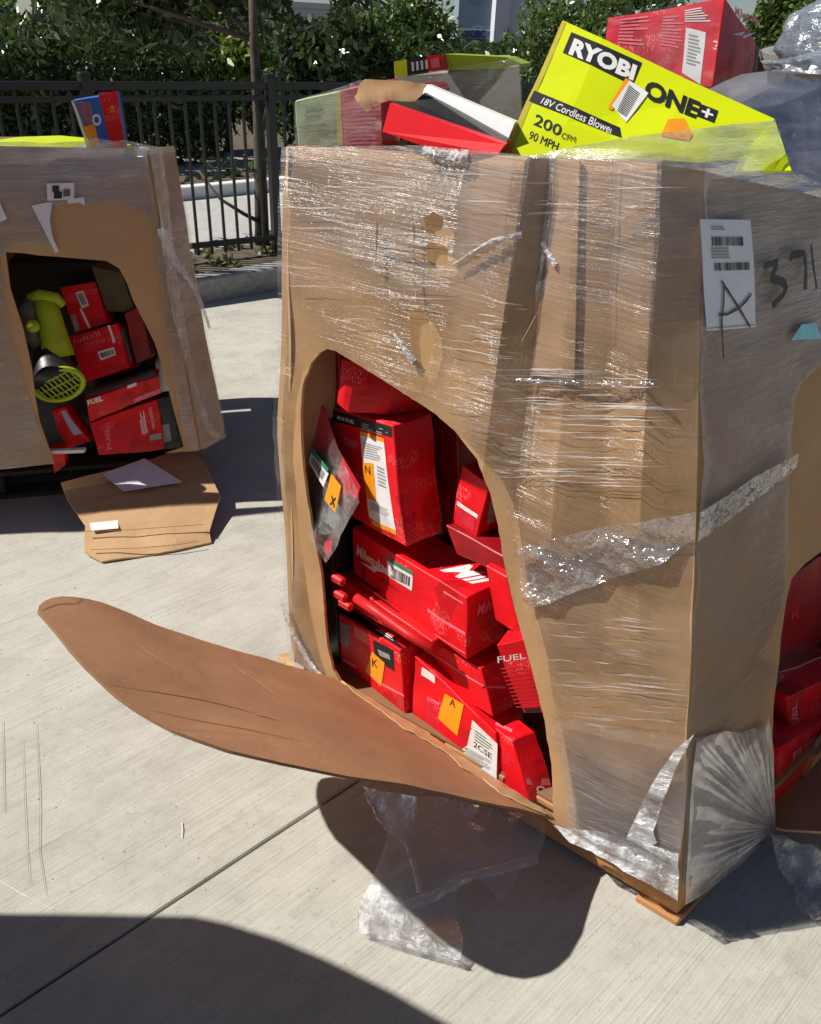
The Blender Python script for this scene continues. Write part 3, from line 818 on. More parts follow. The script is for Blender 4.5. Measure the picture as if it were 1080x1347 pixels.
# front wall rows (bottom, middle, top): knots at the left edge, first fold, second fold, corner fold, corner
SS = [0, .28, .44, .573, .655, .735, .83, .905, 1]
def yrow(l): return [gy(px, py, y) for px, py, y in l]
Lb, Cb = WB_L, WB_C
nout = Vector((-.62, -.78, 0))
bot = [lerp(Lb, Cb, s_)+nout*o_ for s_, o_ in zip([0, .28, .44, .573, .655, .745, .85, .93, 1], (0, .012, .008, .012, .004, .012, .014, .0, 0))]
mL, mC = gy(366, 570, 1.60), gy(914, 770, 1.075)
mid = [lerp(mL, mC, s_)+nout*o_ for s_, o_ in zip(SS, (0, .020, .016, .026, .014, .026, .012, .020, 0))]
top = yrow([(375, 193, 1.57), (545, 200, 1.41), (622, 203, 1.34), (690, 206, 1.265), (733, 207, 1.285), (768, 208, 1.235), (815, 209, 1.205), (865, 210, 1.15), (925, 214, 1.175)])
FR = Ruled(SS, [0, .46, 1], [bot, mid, top])
rdir = Vector((.743, .669, 0))
def rrow(p, l=1.15, dz=0): return [p, p+rdir*l*.5, p+rdir*l+Vector((0, 0, dz))]
RW = Ruled([0, .5, 1], [0, .46, 1], [rrow(Cb), rrow(mC, 1.13), rrow(top[-1], 1.08)])
bdir = rdir
def px2(S, poly, a=.5, t=.5): 
    out = []
    for p in poly:
        a, t = S.inv(p[0], p[1], a, t); out.append((a, t))
    return out
op_px = [(430, 459), (441, 462), (478, 484), (520, 510), (560, 535), (598, 566), (628, 605), (645, 650), (655, 690), (662, 735), (672, 780), (685, 835), (700, 890), (716, 950), (725, 1005), (730, 1066), (726, 1075),
         (690, 1055), (645, 1028), (600, 1000), (555, 972), (520, 950), (480, 921), (447, 897), (438, 880), (431, 850), (427, 800), (421, 750), (414, 710), (405, 660), (400, 600), (396, 545), (398, 505), (408, 478), (420, 464)]
fr_open = [(a+.0022*noise.noise(Vector((i*.9, 0, 5))), t+.0018*noise.noise(Vector((0, i*.9, 7)))) for i, (a, t) in enumerate(densify(px2(FR, op_px, .3, .4), .012))]
outl = densify([(0, 0), (1, 0), (1, 1), (0, 1)], .02)
crf = lambda hs: [[q for q in seg] for seg in _cr(hs)]
def ffn(S): return lambda p, e: S.P(p[0], p[1], e)
def _cr(holes):
    out = []
    for s_ in SS[1:-1]:
        run = []
        for t in np.linspace(.005, .995, 60):
            if any(inside((s_+dx, t), h) for h in holes for dx in (-.012, 0, .012)):
                if len(run) > 1: out.append(run)
                run = []
            else: run.append((s_, float(t)))
        if len(run) > 1: out.append(run)
    return out
sheet('front_wall', outl, [fr_open], (.022, .03), ffn(FR), .007, (M['card'], M['card_in'], M['card_edge']), big, creases=_cr([fr_open]))
def rp(a, l): return [(a[0], a[1])]
rop_px = [(1082, 726), (1060, 742), (1042, 762), (1034, 790), (1026, 840), (1021, 900), (1018, 960), (1015, 1030), (1013, 1084)]
rop = px2(RW, rop_px, .2, .4)
rop = [(a, t) for a, t in rop]
rop += [(rop[-1][0]+.25, max(.03, rop[-1][1])), (.8, .04), (.84, .3), (.75, .5), (.55, .62), (.40, .60)]
sheet('side_wall', outl, [densify(rop, .03)], (.04, .05), ffn(RW), .007, (M['card'], M['card_in'], M['card_edge']), big)
LW = Ruled([0, 1], [0, 1], [[Lb+bdir*1.15, Lb], [top[0]+bdir*1.08, top[0]]])
sheet('side_wall', outl, [], (.1, .1), ffn(LW), .007, (M['card'], M['card_in'], M['card_edge']), big)
BW = Ruled([0, 1], [0, 1], [[Cb+bdir*1.15, Lb+bdir*1.15], [top[-1]+bdir*1.08-Vector((0,0,.08)), top[0]+bdir*1.08-Vector((0,0,.08))]])
sheet('back_wall', outl, [], (.1, .1), ffn(BW), .007, (M['card'], M['card_in'], M['card_edge']), big)

# outer cardboard sleeve flap with a torn diagonal edge, right of the first fold
SL = Ruled(SS, [0, .46, 1], [bot, mid, top], off=.0085)
slv = px2(SL, [(736, 212), (768, 211), (764, 330), (760, 420), (757, 498), (700, 492), (683, 478), (686, 448), (706, 410), (722, 388), (728, 330)], .7, .8)
sheet('torn_sleeve', densify(slv, .015), [], (.02, .03), ffn(SL), .005, (M['card'], M['card_in'], M['card_edge']), big)
# bare knocked spots where the film is burst
def blob(cx, cy, rx, ry, n=12, jit=.25):
    return [(cx+rx*math.cos(2*math.pi*k/n)*random.uniform(1-jit, 1+jit), cy+ry*math.sin(2*math.pi*k/n)*random.uniform(1-jit, 1+jit)) for k in range(n)]
holes_px = [blob(577, 293, 14, 15), blob(580, 334, 16, 17), [(545, 410), (558, 402), (570, 425), (573, 455), (566, 480), (556, 485), (546, 462), (543, 432)]]
# film over the front: slightly proud of the wall, with its own larger tear round the opening
fop_px = [(426, 440), (441, 452), (500, 492), (560, 528), (606, 562), (640, 600), (662, 640), (676, 690), (690, 750), (700, 800), (712, 850), (720, 900), (730, 940), (742, 1000), (752, 1050), (754, 1082),
          (690, 1062), (600, 1006), (520, 956), (447, 903), (430, 893), (418, 860), (405, 800), (396, 740), (388, 690), (384, 640), (382, 580), (384, 520), (392, 480), (408, 452)]
FF = Ruled(SS, [0, .46, 1], [bot, mid, top], off=.011, rip=.0038)
f_open = densify(px2(FF, fop_px, .3, .4), .02)
f_holes = [densify(px2(FF, h, .5, .7), .01) for h in holes_px]
fo = densify([(0, .0), (1, .0), (1, 1.0), (.9, 1.008), (.62, 1.002), (.3, 1.01), (0, 1.0)], .02)
sheet('stretch_film', fo, [f_open]+f_holes, (.010, .012), ffn(FF), 0, (M['film_front'],), big, creases=_cr([f_open]+f_holes), sharp=14)
# second, heavier band of film running diagonally round the corner
F2 = Ruled(SS, [0, .46, 1], [bot, mid, top], off=.011, rip=.010)
band = [(683, 720), (740, 703), (800, 690), (860, 678), (915, 668), (914, 704), (900, 716), (870, 738), (840, 749), (800, 762), (760, 776), (720, 792), (697, 798), (690, 765)]
sheet('film_band', densify(px2(F2, band, .7, .4), .012), [], (.008, .010), ffn(F2), 0, (M['film_white_band'] if 'film_white_band' in M else M['film_loose'],), big)
RF2 = Ruled([0, .5, 1], [0, .46, 1], RW.rows, off=.011, rip=.010)
band2 = [(908, 671), (960, 642), (1000, 616), (1033, 594), (1034, 612), (1000, 648), (960, 680), (930, 700), (908, 710)]
sheet('film_band', densify(px2(RF2, band2, .1, .4), .012), [], (.010, .010), ffn(RF2), 0, (M['film_loose'],), big)
# film on the right wall, torn back round its opening
RFm = Ruled([0, .5, 1], [0, .46, 1], RW.rows, off=.004, rip=.004)
rf_px = [(1090, 470), (1068, 485), (1052, 505), (1042, 530), (1036, 570), (1033, 620), (1035, 680), (1034, 740), (1032, 775), (1026, 800), (1008, 840), (990, 866), (1012, 872), (1028, 888), (1010, 905), (1002, 940), (1000, 975), (1004, 1030), (1010, 1082)]
rfo = px2(RFm, rf_px, .2, .5)
rfo = rfo+[(rfo[-1][0]+.25, .03), (.95, .04), (.97, .6), (.6, .93), (.45, .85)]
sheet('stretch_film', densify([(0, 0), (1, 0), (1, 1), (0, 1)], .03), [densify(rfo, .02)], (.014, .016), ffn(RFm), 0, (M['film_side'],), big)
# gathered skirt of film pulled from the corner to the lower edge of the side opening
RSk = Ruled([0, .5, 1], [0, .46, 1], RW.rows, off=.008)
apex = RSk.inv(1012, 1086, .2, .05)
def skirt():
    V = []; Fc = []; nu, nv = 240, 20
    edge_px = [(1006, 938), (1000, 958), (985, 954), (965, 960), (945, 957), (925, 964), (910, 975), (904, 1020), (901, 1060), (898, 1110), (895, 1150), (895, 1186), (915, 1174), (940, 1148)]
    E_ = px2(RSk, edge_px, .1, .2)
    for i in range(nu+1):
        f = i/nu*(len(E_)-1); k = min(int(f), len(E_)-2); g_ = f-k
        a = (E_[k][0]*(1-g_)+E_[k+1][0]*g_, E_[k][1]*(1-g_)+E_[k+1][1]*g_)
        for j in range(nv+1):
            t = j/nv; q = (a[0]*(1-t)+apex[0]*t, a[1]*(1-t)+apex[1]*t)
            h = (.0045*math.sin(i*.62+math.sin(i*.11)*3)+.004*math.sin(i*.21+math.sin(i*.05)*2))*min(1, t*3)*(1-t*.6)
            V.append(RSk.P(q[0], q[1], h+.002+.004*math.sin(math.pi*t)))
    for i in range(nu):
        for j in range(nv):
            a = i*(nv+1)+j; Fc.append((a, a+1, a+nv+2, a+nv+1))
    return mesh('film_skirt', V, Fc, M['film_skirt'], big, True)
skirt()
# bunched film, its glare put into the white: vertical crease by the corner, twisted skirt above the pallet edge
def ruck(name, pxs, yoff, w0, w1, mat, parent, n=90, amp=.0045, surf=None, nw=8):
    """a rucked ribbon of film along a measured path"""
    S_ = surf or FR; P_ = px2(S_, pxs, .8, .3); V = []; Fc = []
    P3 = [S_.P(a, t, yoff) for a, t in P_]
    for i in range(n+1):
        f = i/n*(len(P3)-1); k = min(int(f), len(P3)-2); p = lerp(P3[k], P3[k+1], f-k)
        d = (P3[min(k+1, len(P3)-1)]-P3[k]).normalized(); nn = S_.nrm(.8, .3); sd = d.cross(nn).normalized()
        w_ = (w0+(w1-w0)*i/n)*(.7+.6*abs(noise.noise(Vector((i*.22, 3, 1)))))
        for j in range(nw+1):
            u = j/nw-.5
            q = p+sd*u*w_+nn*(amp*noise.noise(Vector((i*.35, j*.9, 2)))+amp*.9*math.cos(u*3.1))
            V.append(q)
    for i in range(n):
        for j in range(nw):
            a = i*(nw+1)+j; Fc.append((a, a+1, a+nw+2, a+nw+1))
    return mesh(name, V, Fc, mat, parent, True)
ruck('film_crease', [(500, 288), (500, 320), (500, 352)], .010, .004, .006, M['film_white'], big, 30, .003)
ruck('film_crease', [(498, 322), (530, 327), (566, 332)], .010, .004, .004, M['film_white'], big, 30, .003)
ruck('film_crease', [(548, 275), (550, 310), (549, 350), (553, 395)], .010, .004, .006, M['film_white'], big, 30, .003)
ruck('film_crease', [(605, 347), (632, 330), (660, 315), (683, 305)], .012, .006, .012, M['film_white'], big, 40, .004)
ruck('film_crease', [(562, 198), (590, 206), (625, 208)], .012, .02, .03, M['film_white'], big, 40, .006)  # white film painting in the bright highlight at the rim
ruck('film_crease', [(724, 318), (734, 336), (742, 348)], .012, .010, .012, M['film_white'], big, 24, .004)
ruck('film_crease', [(522, 438), (536, 458), (548, 475)], .010, .008, .02, M['film_white'], big, 24, .004)
ruck('film_crease', [(680, 497), (730, 502), (790, 503), (860, 505)], .010, .008, .012, M['film_loose'], big, 60, .005)
ruck('film_crease', [(376, 790), (392, 830), (412, 868), (432, 890)], .012, .022, .014, M['film_white'], big, 40, .005)

M['film_glare'] = film_mat('painted_glare_film', veil=.12, rng_=(0, .85), stretch=(16, 16, 30), tint=(.95, .95, .96), bstr=.9, gl=.5, rough=.2, dens=(.40, .60), streak=.8)  # glare on the bunched film is put into white patches
M['film_layer'] = film_mat('overlapping_film', veil=.12, rng_=(0, .22), stretch=(4, 4, 30), tint=(.62, .58, .60), bstr=.5, gl=.1, rough=.25, streak=.35)
FL1 = Ruled(SS, [0, .46, 1], [bot, mid, top], off=.0155, rip=.004)
sheet('film_layer', densify(px2(FL1, [(756, 1083), (750, 1030), (738, 985), (728, 936), (770, 941), (830, 953), (880, 962), (909, 968), (905, 1060), (895, 1160), (850, 1134), (800, 1105)], .8, .2), .015), [], (.014, .014), ffn(FL1), 0, (M['film_layer'],), big)
RL1 = Ruled([0, .5, 1], [0, .46, 1], RW.rows, off=.0095, rip=.004)
sheet('film_layer', densify(px2(RL1, [(909, 968), (940, 958), (975, 960), (1001, 950), (1004, 1030), (1010, 1082), (975, 1106), (940, 1132), (898, 1162), (905, 1060)], .1, .1), .015), [], (.014, .014), ffn(RL1), 0, (M['film_layer'],), big)
M['film_glint'] = film_mat('film_glint_line', veil=.55, rng_=(0, .35), stretch=(20, 20, 20), tint=(.95, .94, .94), bstr=.3, gl=.3, rough=.3, streak=0)  # whitish ribbons that paint sun glints along the film wrinkles
def wrinkles(regions, S_, mat, off=.013):
    V = []; Fc = []
    for x0, y0, x1, y1, cnt, l0, l1, slope in regions:
        for _ in range(cnt):
            x = random.uniform(x0, x1); y = random.uniform(y0, y1); l = random.uniform(l0, l1); w_ = random.uniform(.0004, .0012); m = 8; a, t = .6, .5; bow = random.uniform(-2, 2); k0 = len(V)
            for i in range(m+1):
                u = i/m; px_ = x+l*(u-.5); py_ = y+slope*l*(u-.5)+bow*math.sin(u*3.1)+random.uniform(-.5, .5)
                a, t = S_.inv(px_, py_, a, t); a = min(max(a, 0), 1)
                if inside((a, t), f_open): break
                p = S_.P(a, t, off); ww = w_*math.sin(math.pi*(u*.9+.05))
                V += [p+Vector((0, 0, ww)), p-Vector((0, 0, ww))]
            for i in range((len(V)-k0)//2-1): Fc.append((k0+2*i, k0+2*i+1, k0+2*i+3, k0+2*i+2))
    o = mesh('wrinkle_glint', V, Fc, mat, big); o['kind'] = 'stuff'; return o
wrinkles([(690, 480, 850, 640, 70, 25, 120, .02), (600, 390, 690, 620, 60, 10, 45, .15), (640, 560, 700, 640, 20, 10, 40, .2), (720, 880, 880, 945, 26, 25, 110, .07), (700, 800, 860, 870, 18, 20, 80, .08), (385, 215, 680, 330, 10, 30, 110, .02),
          (700, 230, 860, 300, 16, 20, 90, .0), (760, 1040, 880, 1120, 16, 20, 90, .18), (400, 330, 640, 430, 14, 20, 80, .04)], FR, M['film_glint'])
FG = Ruled(SS, [0, .46, 1], [bot, mid, top], off=.015, rip=.014)
for po in ([(915, 960), (902, 968), (889, 980), (876, 1000), (862, 1022), (850, 1045), (838, 1070), (826, 1095), (812, 1112), (830, 1118), (852, 1112), (870, 1098), (866, 1080), (874, 1052), (886, 1020), (898, 990)],
           [(733, 1078), (760, 1080), (800, 1088), (840, 1096), (872, 1104), (898, 1112), (898, 1173), (872, 1159), (845, 1143), (812, 1124), (785, 1110), (756, 1097)]):
    sheet('film_crease', densify(px2(FG, po, .8, .1), .008), [], (.006, .006), lambda p, e: FG.P(p[0], p[1], e+.005*abs(noise.noise(Vector((p[0]*60, p[1]*40, 1))))), 0, (M['film_glare'],), big)
# paper label, marker writing, sticker
def on(S, px, py, e=0.0, a=.1, t=.7):
    q = S.inv(px, py, a, t); return S.P(q[0], q[1], e)
def surf_face(S, quad, base=.009, a=.1, t=.7):
    """quad LB,RB,RT,LT in photo measure"""
    Q = px2(S, quad, a, t)
    def f(u, v, off=0):
        q = [Q[0][k]*(1-u)*(1-v)+Q[1][k]*u*(1-v)+Q[2][k]*u*v+Q[3][k]*(1-u)*v for k in (0, 1)]
        return S.P(q[0], q[1], base+off)
    return f
lf = surf_face(RW, [(919, 435), (986, 430), (976, 290), (908, 289)], .014)
lab = decal(lf, (0, 0, 1, 1), M['paper'], big, 'shipping_label', 0, nx=4, ny=6)
lines(lf, (.18, .70+.07, .8, .70+.15), 26, M['ink'], lab, 'barcode', bars=True, off=.0012)
lines(lf, (.20, .55, .90, .62), 28, M['ink'], lab, 'barcode', bars=True, off=.0012)
lines(lf, (.18, .90, .44, .94), 2, M['grey'], lab, 'small_print', off=.0012)
lines(lf, (.16, .645, .52, .755), 4, M['grey'], lab, 'small_print', off=.0012)
decal(lf, (.02, .02, .98, .028), M['grey'], lab, 'label_edge', .001)
def stroke(S, pxs, wd, mat, parent, name='marker_stroke', e=.0165, a=.1, t=.7):
    P3 = [on(S, x, y, e, a, t) for x, y in pxs]; P4 = []
    for i in range(len(P3)-1):
        for k in range(4): P4.append(lerp(P3[i], P3[i+1], k/4))
    P4.append(P3[-1]); V = []; Fc = []; n = S.nrm(.2, .8)
    for i, p in enumerate(P4):
        d = (P4[min(i+1, len(P4)-1)]-P4[max(i-1, 0)]).normalized(); sd = d.cross(n).normalized()
        w_ = wd*(.8+.3*noise.noise(p*60)); V += [p+sd*w_/2, p-sd*w_/2]
    for i in range(len(P4)-1): Fc.append((2*i, 2*i+1, 2*i+3, 2*i+2))
    return mesh(name, V, Fc, mat, parent)
stroke(RW, [(939, 376), (939, 400), (937, 420), (938, 445), (940, 471)], .0048, M['ink'], big)
stroke(RW, [(936, 370), (946, 385), (960, 405), (977, 430)], .0044, M['ink'], big)
stroke(RW, [(933, 414), (945, 413), (960, 405), (970, 395), (976, 386)], .0044, M['ink'], big)
stroke(RW, [(991, 349), (1010, 345), (1005, 360), (1002, 366), (1018, 371), (1022, 378), (1018, 388), (1004, 402)], .0150, M['ink'], big)
stroke(RW, [(1026, 343), (1028, 336), (1043, 333), (1046, 350), (1046, 381)], .0145, M['ink'], big)
stroke(RW, [(1052, 322), (1055, 345), (1061, 380)], .0090, M['ink'], big)
cf = surf_face(RW, [(1030, 447), (1070, 445), (1063, 425), (1044, 426)], .014)
decal(cf, (0, 0, 1, 1), M['cyan'], big, 'sticker', 0, nx=2, ny=2)

# the two cut-out flaps
def hinge_plane(A, B, tilt):
    h = (B-A).normalized(); u = Vector((0, 0, 1)).cross(h); u.z = 0; u.normalize()
    if u.y > 0: u = -u
    d = u*math.cos(tilt)+Vector((0, 0, 1))*math.sin(tilt)
    n = h.cross(d); n = n if n.z > 0 else -n
    return h, d, n
hA = gz(441, 893, .165); hB = gz(728, 1074, .15)
h_, d_, n_ = hinge_plane(hA, hB, math.radians(36))
fl_px = [(728, 1077), (690, 1068), (645, 1062), (600, 1056), (560, 1051), (520, 1046), (485, 1041), (450, 1036), (400, 1026), (365, 1018), (330, 1008), (295, 997), (260, 983), (228, 969), (200, 953), (175, 938), (150, 920), (130, 903), (110, 885), (90, 863), (70, 838), (57, 823), (47, 812), (48, 805), (55, 800), (64, 797), (76, 796), (90, 797), (110, 800), (130, 805), (165, 817), (200, 831), (250, 846), (300, 860), (340, 869), (385, 881), (415, 888), (440, 893), (463, 907), (510, 940), (560, 974), (610, 1005), (670, 1042)]
def flapfn(p, e):
    q = gpl(p[0], p[1], hA, n_); L = (q-hA).dot(d_)
    bend = .018*math.sin(min(1, L/.9)*math.pi)+noise.noise(q*4)*.006+noise.noise(q*14)*.0012
    rg = .002*math.sin(L*70)*max(0, 1-L/.5)
    return q+n_*(bend+e+rg*.3)
flap = sheet('cut_flap', densify(fl_px, 9), [], (16, 12), flapfn, .005, (M['card_in'], M['card'], M['card_dark']), big)
# sunlit fold strip along the hinge, its light put into paler board
fold_px = [(450, 901), (470, 909), (510, 934), (545, 955), (580, 976), (620, 1004), (660, 1030), (700, 1056), (727, 1073), (716, 1074), (690, 1063), (655, 1045), (635, 1026), (604, 1012), (590, 996), (560, 978), (530, 962), (500, 938), (470, 918)]
sheet('lit_fold_strip', densify(fold_px, 6), [], (9, 9), lambda p, e: flapfn(p, e)+n_*(.0035+.003*noise.noise(Vector((p[0]*.06, p[1]*.06, 0)))), .0015, (M['card_edge'],)*3, big)
for a, b, c in (((345, 915), (470, 935), 0), ((300, 945), (350, 960), 0)):
    pass
def flapmark(pts, wd, mat, name='crease_line'):
    P3 = [flapfn(p, .0012) for p in pts]; V = []; Fc = []
    for i, p in enumerate(P3):
        dd = (P3[min(i+1, len(P3)-1)]-P3[max(i-1, 0)]).normalized(); sd = dd.cross(n_).normalized(); w_ = wd*math.sin(math.pi*(i+.5)/len(P3))
        V += [p+sd*w_/2, p-sd*w_/2]
    for i in range(len(P3)-1): Fc.append((2*i, 2*i+1, 2*i+3, 2*i+2))
    return mesh(name, V, Fc, mat, big)
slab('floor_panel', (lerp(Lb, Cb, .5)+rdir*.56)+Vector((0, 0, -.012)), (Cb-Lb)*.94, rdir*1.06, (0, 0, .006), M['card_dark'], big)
M['card_line'] = simple('pressed_line', (.17, .08, .04), .85, .2, 60, 0); M['card_rub'] = simple('rubbed_liner', (.55, .36, .20), .85, .2, 60, 0)
flapmark([(140, 908), (200, 918), (260, 930), (310, 944), (352, 958)], .0022, M['card_line'])
flapmark([(190, 940), (260, 958), (330, 975), (390, 990)], .0018, M['card_line'])
flapmark([(50, 812), (70, 806), (95, 806), (103, 800)], .0022, M['card_line'])
flapmark([(302, 880), (318, 895), (335, 905), (350, 918), (360, 926)], .006, M['card_rub'])
flapmark([(330, 952), (345, 955), (358, 960)], .004, M['card_rub'])
flapmark([(170, 853), (190, 870), (230, 895)], .004, M['card_rub'])
# right flap, hanging out from the side wall
rA = RW.P(*RW.inv(1013, 1086, .2, .04)); rB = RW.P(.84, .03)
h2, d2, n2 = hinge_plane(rA, rB, math.radians(24)); u2 = Vector((h2.y, -h2.x, 0)).normalized(); d2 = u2*math.cos(.42)+Vector((0, 0, 1))*math.sin(.42); n2 = h2.cross(d2); n2 = n2 if n2.z > 0 else -n2
Lh = (rB-rA).length
ro = [(0, 0), (.0, .03), (.05, .2), (.2, .5), (.42, .68), (.62, .7), (.8, .5), (Lh, .02), (Lh, 0)]
sheet('cut_flap', densify(ro, .03), [], (.06, .06), lambda p, e: rA+h2*p[0]+d2*p[1]+n2*(e+.01*math.sin(p[1]*4)+noise.noise(Vector((p[0]*4, p[1]*4, 0)))*.01), .007, (M['card_in'], M['card'], M['card_edge']), big)
# dented tuft of torn cardboard at the lower left corner
for k in range(7):
    q = gz(372+random.uniform(-8, 14), 868+random.uniform(-6, 8), .05+random.random()*.06)
    slab('torn_scrap', q, (random.uniform(.01, .03), random.uniform(-.01, .01), 0), (0, .01, .006), (.002, 0, random.uniform(.006, .02)), M['card_edge'], big)

# ------------------------------------------------------------------ pallet
def pallet(label, C0, run, side, wid, dep, h, group='wooden pallets under the bulk boxes', n=5, pm=None):
    pm = pm or M['pallet']
    """C0 near corner on the ground, run = direction away along the front, side = direction of the side"""
    t = thing('pallet', label, 'pallet', tuple(C0), group)
    C0 = Vector(C0); z = Vector((0, 0, 1))
    for k in range(3):
        c = C0+side*(dep*(.03+.94*k/2))+run*wid/2+z*h*.5
        slab('stringer', c, run*wid*.97, side*.045, z*(h-.036), pm, t, .003)
    for k in range(n):
        f = (k+.5)/n
        slab('deck_board', C0+run*(wid*f)+side*dep/2+z*(h-.008), run*(wid/n*.80), side*dep, z*.016, pm, t, .003)
    for f in (.05, .5, .95):
        slab('base_board', C0+run*wid*f+side*dep/2+z*.008, run*.09, side*dep, z*.016, pm, t, .003)
    return t
pc = gz(893, 1221, 0); fdirb = (WB_L-WB_C); fdirb.z = 0; fdirb.normalize()
pallet('weathered wooden pallet under the big box in the foreground', (pc.x, pc.y, 0), fdirb, rdir, .99, 1.15, .130)

# ================================================================== CARTONS IN THE BIG BOX
GRP = 'red tool cartons inside the big box'
def fa(px, py, d): return front_y(px, py, d)
SCRIPT = 'Milwaukee'
# upright FUEL carton
c = Hexa('carton', 'tallest upright red carton in the big box, black top band and white label', [(424, 532), (516.4, 559), (533, 719.7), (446, 671)], fa(516, 559, .055), -50, .10, M['red'], group=GRP)
c.dq('F', [(426, 535.5), (515, 561), (516, 575), (430, 551)], M['black'], 'black_band')
g1 = c.sub('F', [(444, 551), (466, 558), (466, 553), (444, 546)]); text_on(g1, (0, 0, 1, 1), 'M18 FUEL', M['white'], c.o, .02)
g1 = c.sub('F', [(475, 566), (510, 576), (511, 566), (476, 556)]); lines(g1, (0, 0, 1, 1), 4, M['grey'], c.o, gap=.55)
lb = c.dq('F', [(473, 571), (505, 581), (521, 700), (486, 680)], M['white'], 'label')
for q, n_l, kk in (([(480, 603), (507, 610), (505, 590), (477, 582)], 7, 'grey'), ([(489, 670), (518, 685), (516, 672), (488, 660)], 5, 'grey'), ([(499, 640), (512, 645), (509, 618), (497, 612)], 6, 'grey')):
    g1 = c.sub('F', q); lines(g1, (0, 0, 1, 1), n_l, M[kk], c.o, off=.0016)
c.dq('F', [(473, 567), (505, 577), (506, 583), (474, 573)], M['orange'], 'orange_stripe', off=.0016)
c.dq('F', [(489, 683), (521, 698), (521, 704), (490, 689)], M['orange'], 'orange_stripe', off=.0016)
c.dq('F', [(477, 607), (492, 609), (496, 660), (483, 655)], M['orange'], 'orange_tag', off=.0024)
g1 = c.sub('F', [(482, 622), (489, 624), (488, 613), (481, 611)]); text_on(g1, (0, 0, 1, 1), 'N', M['ink'], c.o, .0, off=.004)
g1 = c.sub('F', [(452, 585), (471, 592), (470, 578), (451, 571)]); text_on(g1, (0, .4, 1, 1), SCRIPT, M['pink'], c.o, .01, .3); lines(g1, (0, 0, 1, .35), 2, M['pink'], c.o)
g1 = c.sub('R', [(534, 712), (545, 712), (537, 630), (529, 630)]); text_on(g1, (0, 0, 1, 1), 'FUEL', M['pinkred'], c.o, .04, rot=1)
g1 = c.sub('R', [(559, 705), (569, 703), (563, 682), (556, 682)]); lines(g1, (0, 0, 1, 1), 3, M['pinkred'], c.o)
# crumpled red carton above it
c = Hexa('carton', 'crumpled glossy red carton at the very top of the big box opening', [(446, 473), (461, 478), (459, 540), (444, 524)], fa(461, 478, .045), -34, .20, M['red'], tilt=8, group=GRP, bulge=.012, shift=(.10, -.10, 0))
c = Hexa('carton', 'added dark red block for shade at the upper left of the big opening', [(385, 450), (446, 462), (446, 535), (385, 560)], fa(440, 500, .11), -48, .12, M['red_dark'], group=GRP)  # dark body added to paint the shaded gap over the inner wall
# long Milwaukee carton
c = Hexa('carton', 'long red carton with white brand lettering and barcode sticker across the big opening', [(464.9, 693.5), (614, 787.5), (613.3, 867.5), (465.8, 754.7)], fa(614, 787, .035), -48, .115, M['red'], group=GRP)
g1 = c.sub('F', [(470, 738), (512, 765), (512, 742), (470, 715)]); text_on(g1, (0, .35, 1.0, 1), SCRIPT, M['white'], c.o, .02, .25)
c.dq('F', [(475, 739), (490, 745), (492, 742), (512, 753), (495, 750), (493, 753)], M['white'], 'bolt_mark')
lb = c.dq('F', [(511, 733), (544, 755), (542, 778), (510, 755)], M['white'], 'label')
c.dq('F', [(511, 731), (544, 753), (544, 758), (511, 736)], M['green_l'], 'green_strip', off=.0016)
g1 = c.sub('F', [(515, 758), (540, 772), (541, 760), (516, 744)]); lines(g1, (0, 0, 1, 1), 18, M['ink'], c.o, 'barcode', bars=True, off=.0016)
for q in ([(563, 800), (612, 832), (612, 836), (563, 804)], [(583, 777), (609, 793), (609, 796), (583, 780)], [(573, 833), (612, 858), (612, 860), (573, 835)]): c.dq('F', q, M['pink'], 'print_stripe')
c.dq('F', [(500, 759), (526, 776), (526, 778), (500, 761)], M['red_dark'], 'print_stripe')
g1 = c.sub('T', [(582, 753), (622, 770), (652, 760), (615, 742)]); text_on(g1, (-.1, 0, 1.1, 1), 'Mil', M['white'], c.o, .03, .2)
g1 = c.sub('T', [(545, 735), (580, 752), (607, 738), (575, 722)]); text_on(g1, (0, 0, 1, 1), 'wauk', M['pinkred'], c.o, .02, .2)
g1 = c.sub('R', [(626, 812), (652, 798), (652, 783), (626, 797)]); text_on(g1, (0, 0, 1, 1), 'Milw', M['pink'], c.o, .01, .3)
g1 = c.sub('R', [(629, 818), (650, 806), (650, 804), (629, 816)]); lines(g1, (0, 0, 1, 1), 1, M['pinkred'], c.o, gap=.8)
# hard case below it
c = Hexa('tool_case', 'red plastic tool case with ribbed lid edge, wedged under the long lettered carton', [(432, 748), (570, 844), (570, 861), (446, 790)], fa(570, 844, .03), -47, .15, M['red_plastic'], cat='tool case', bulge=.003)
P_ = [fa(468, 786, .018), fa(500, 808, .016), fa(535, 833, .014), fa(569, 853, .012)]
tube('case_handle', P_, .011, M['red_plastic'], c.o, 10)
for (x, y) in ((445, 762), (448, 783), (455, 795)):
    q = fa(x, y, .02); slab('latch', q, (.03, -.026, 0), (.012, .012, 0), (0, 0, .02), M['red_plastic'], c.o, .004)
c.dq('F', [(470, 764), (515, 793), (516, 797), (471, 768)], M['red_dark'], 'groove')
# stepped carton under the case
c = Hexa('carton', 'plain red carton end below the long lettered carton', [(560, 838), (632, 879), (649, 943), (590, 905)], fa(632, 879, .05), -50, .10, M['red'], group=GRP)
c.dq('F', [(560, 852), (636, 902), (637, 905), (560, 855)], M['pink'], 'print_stripe')
c.dq('R', [(634, 904), (664, 903), (664, 906), (635, 907)], M['pink'], 'print_stripe')
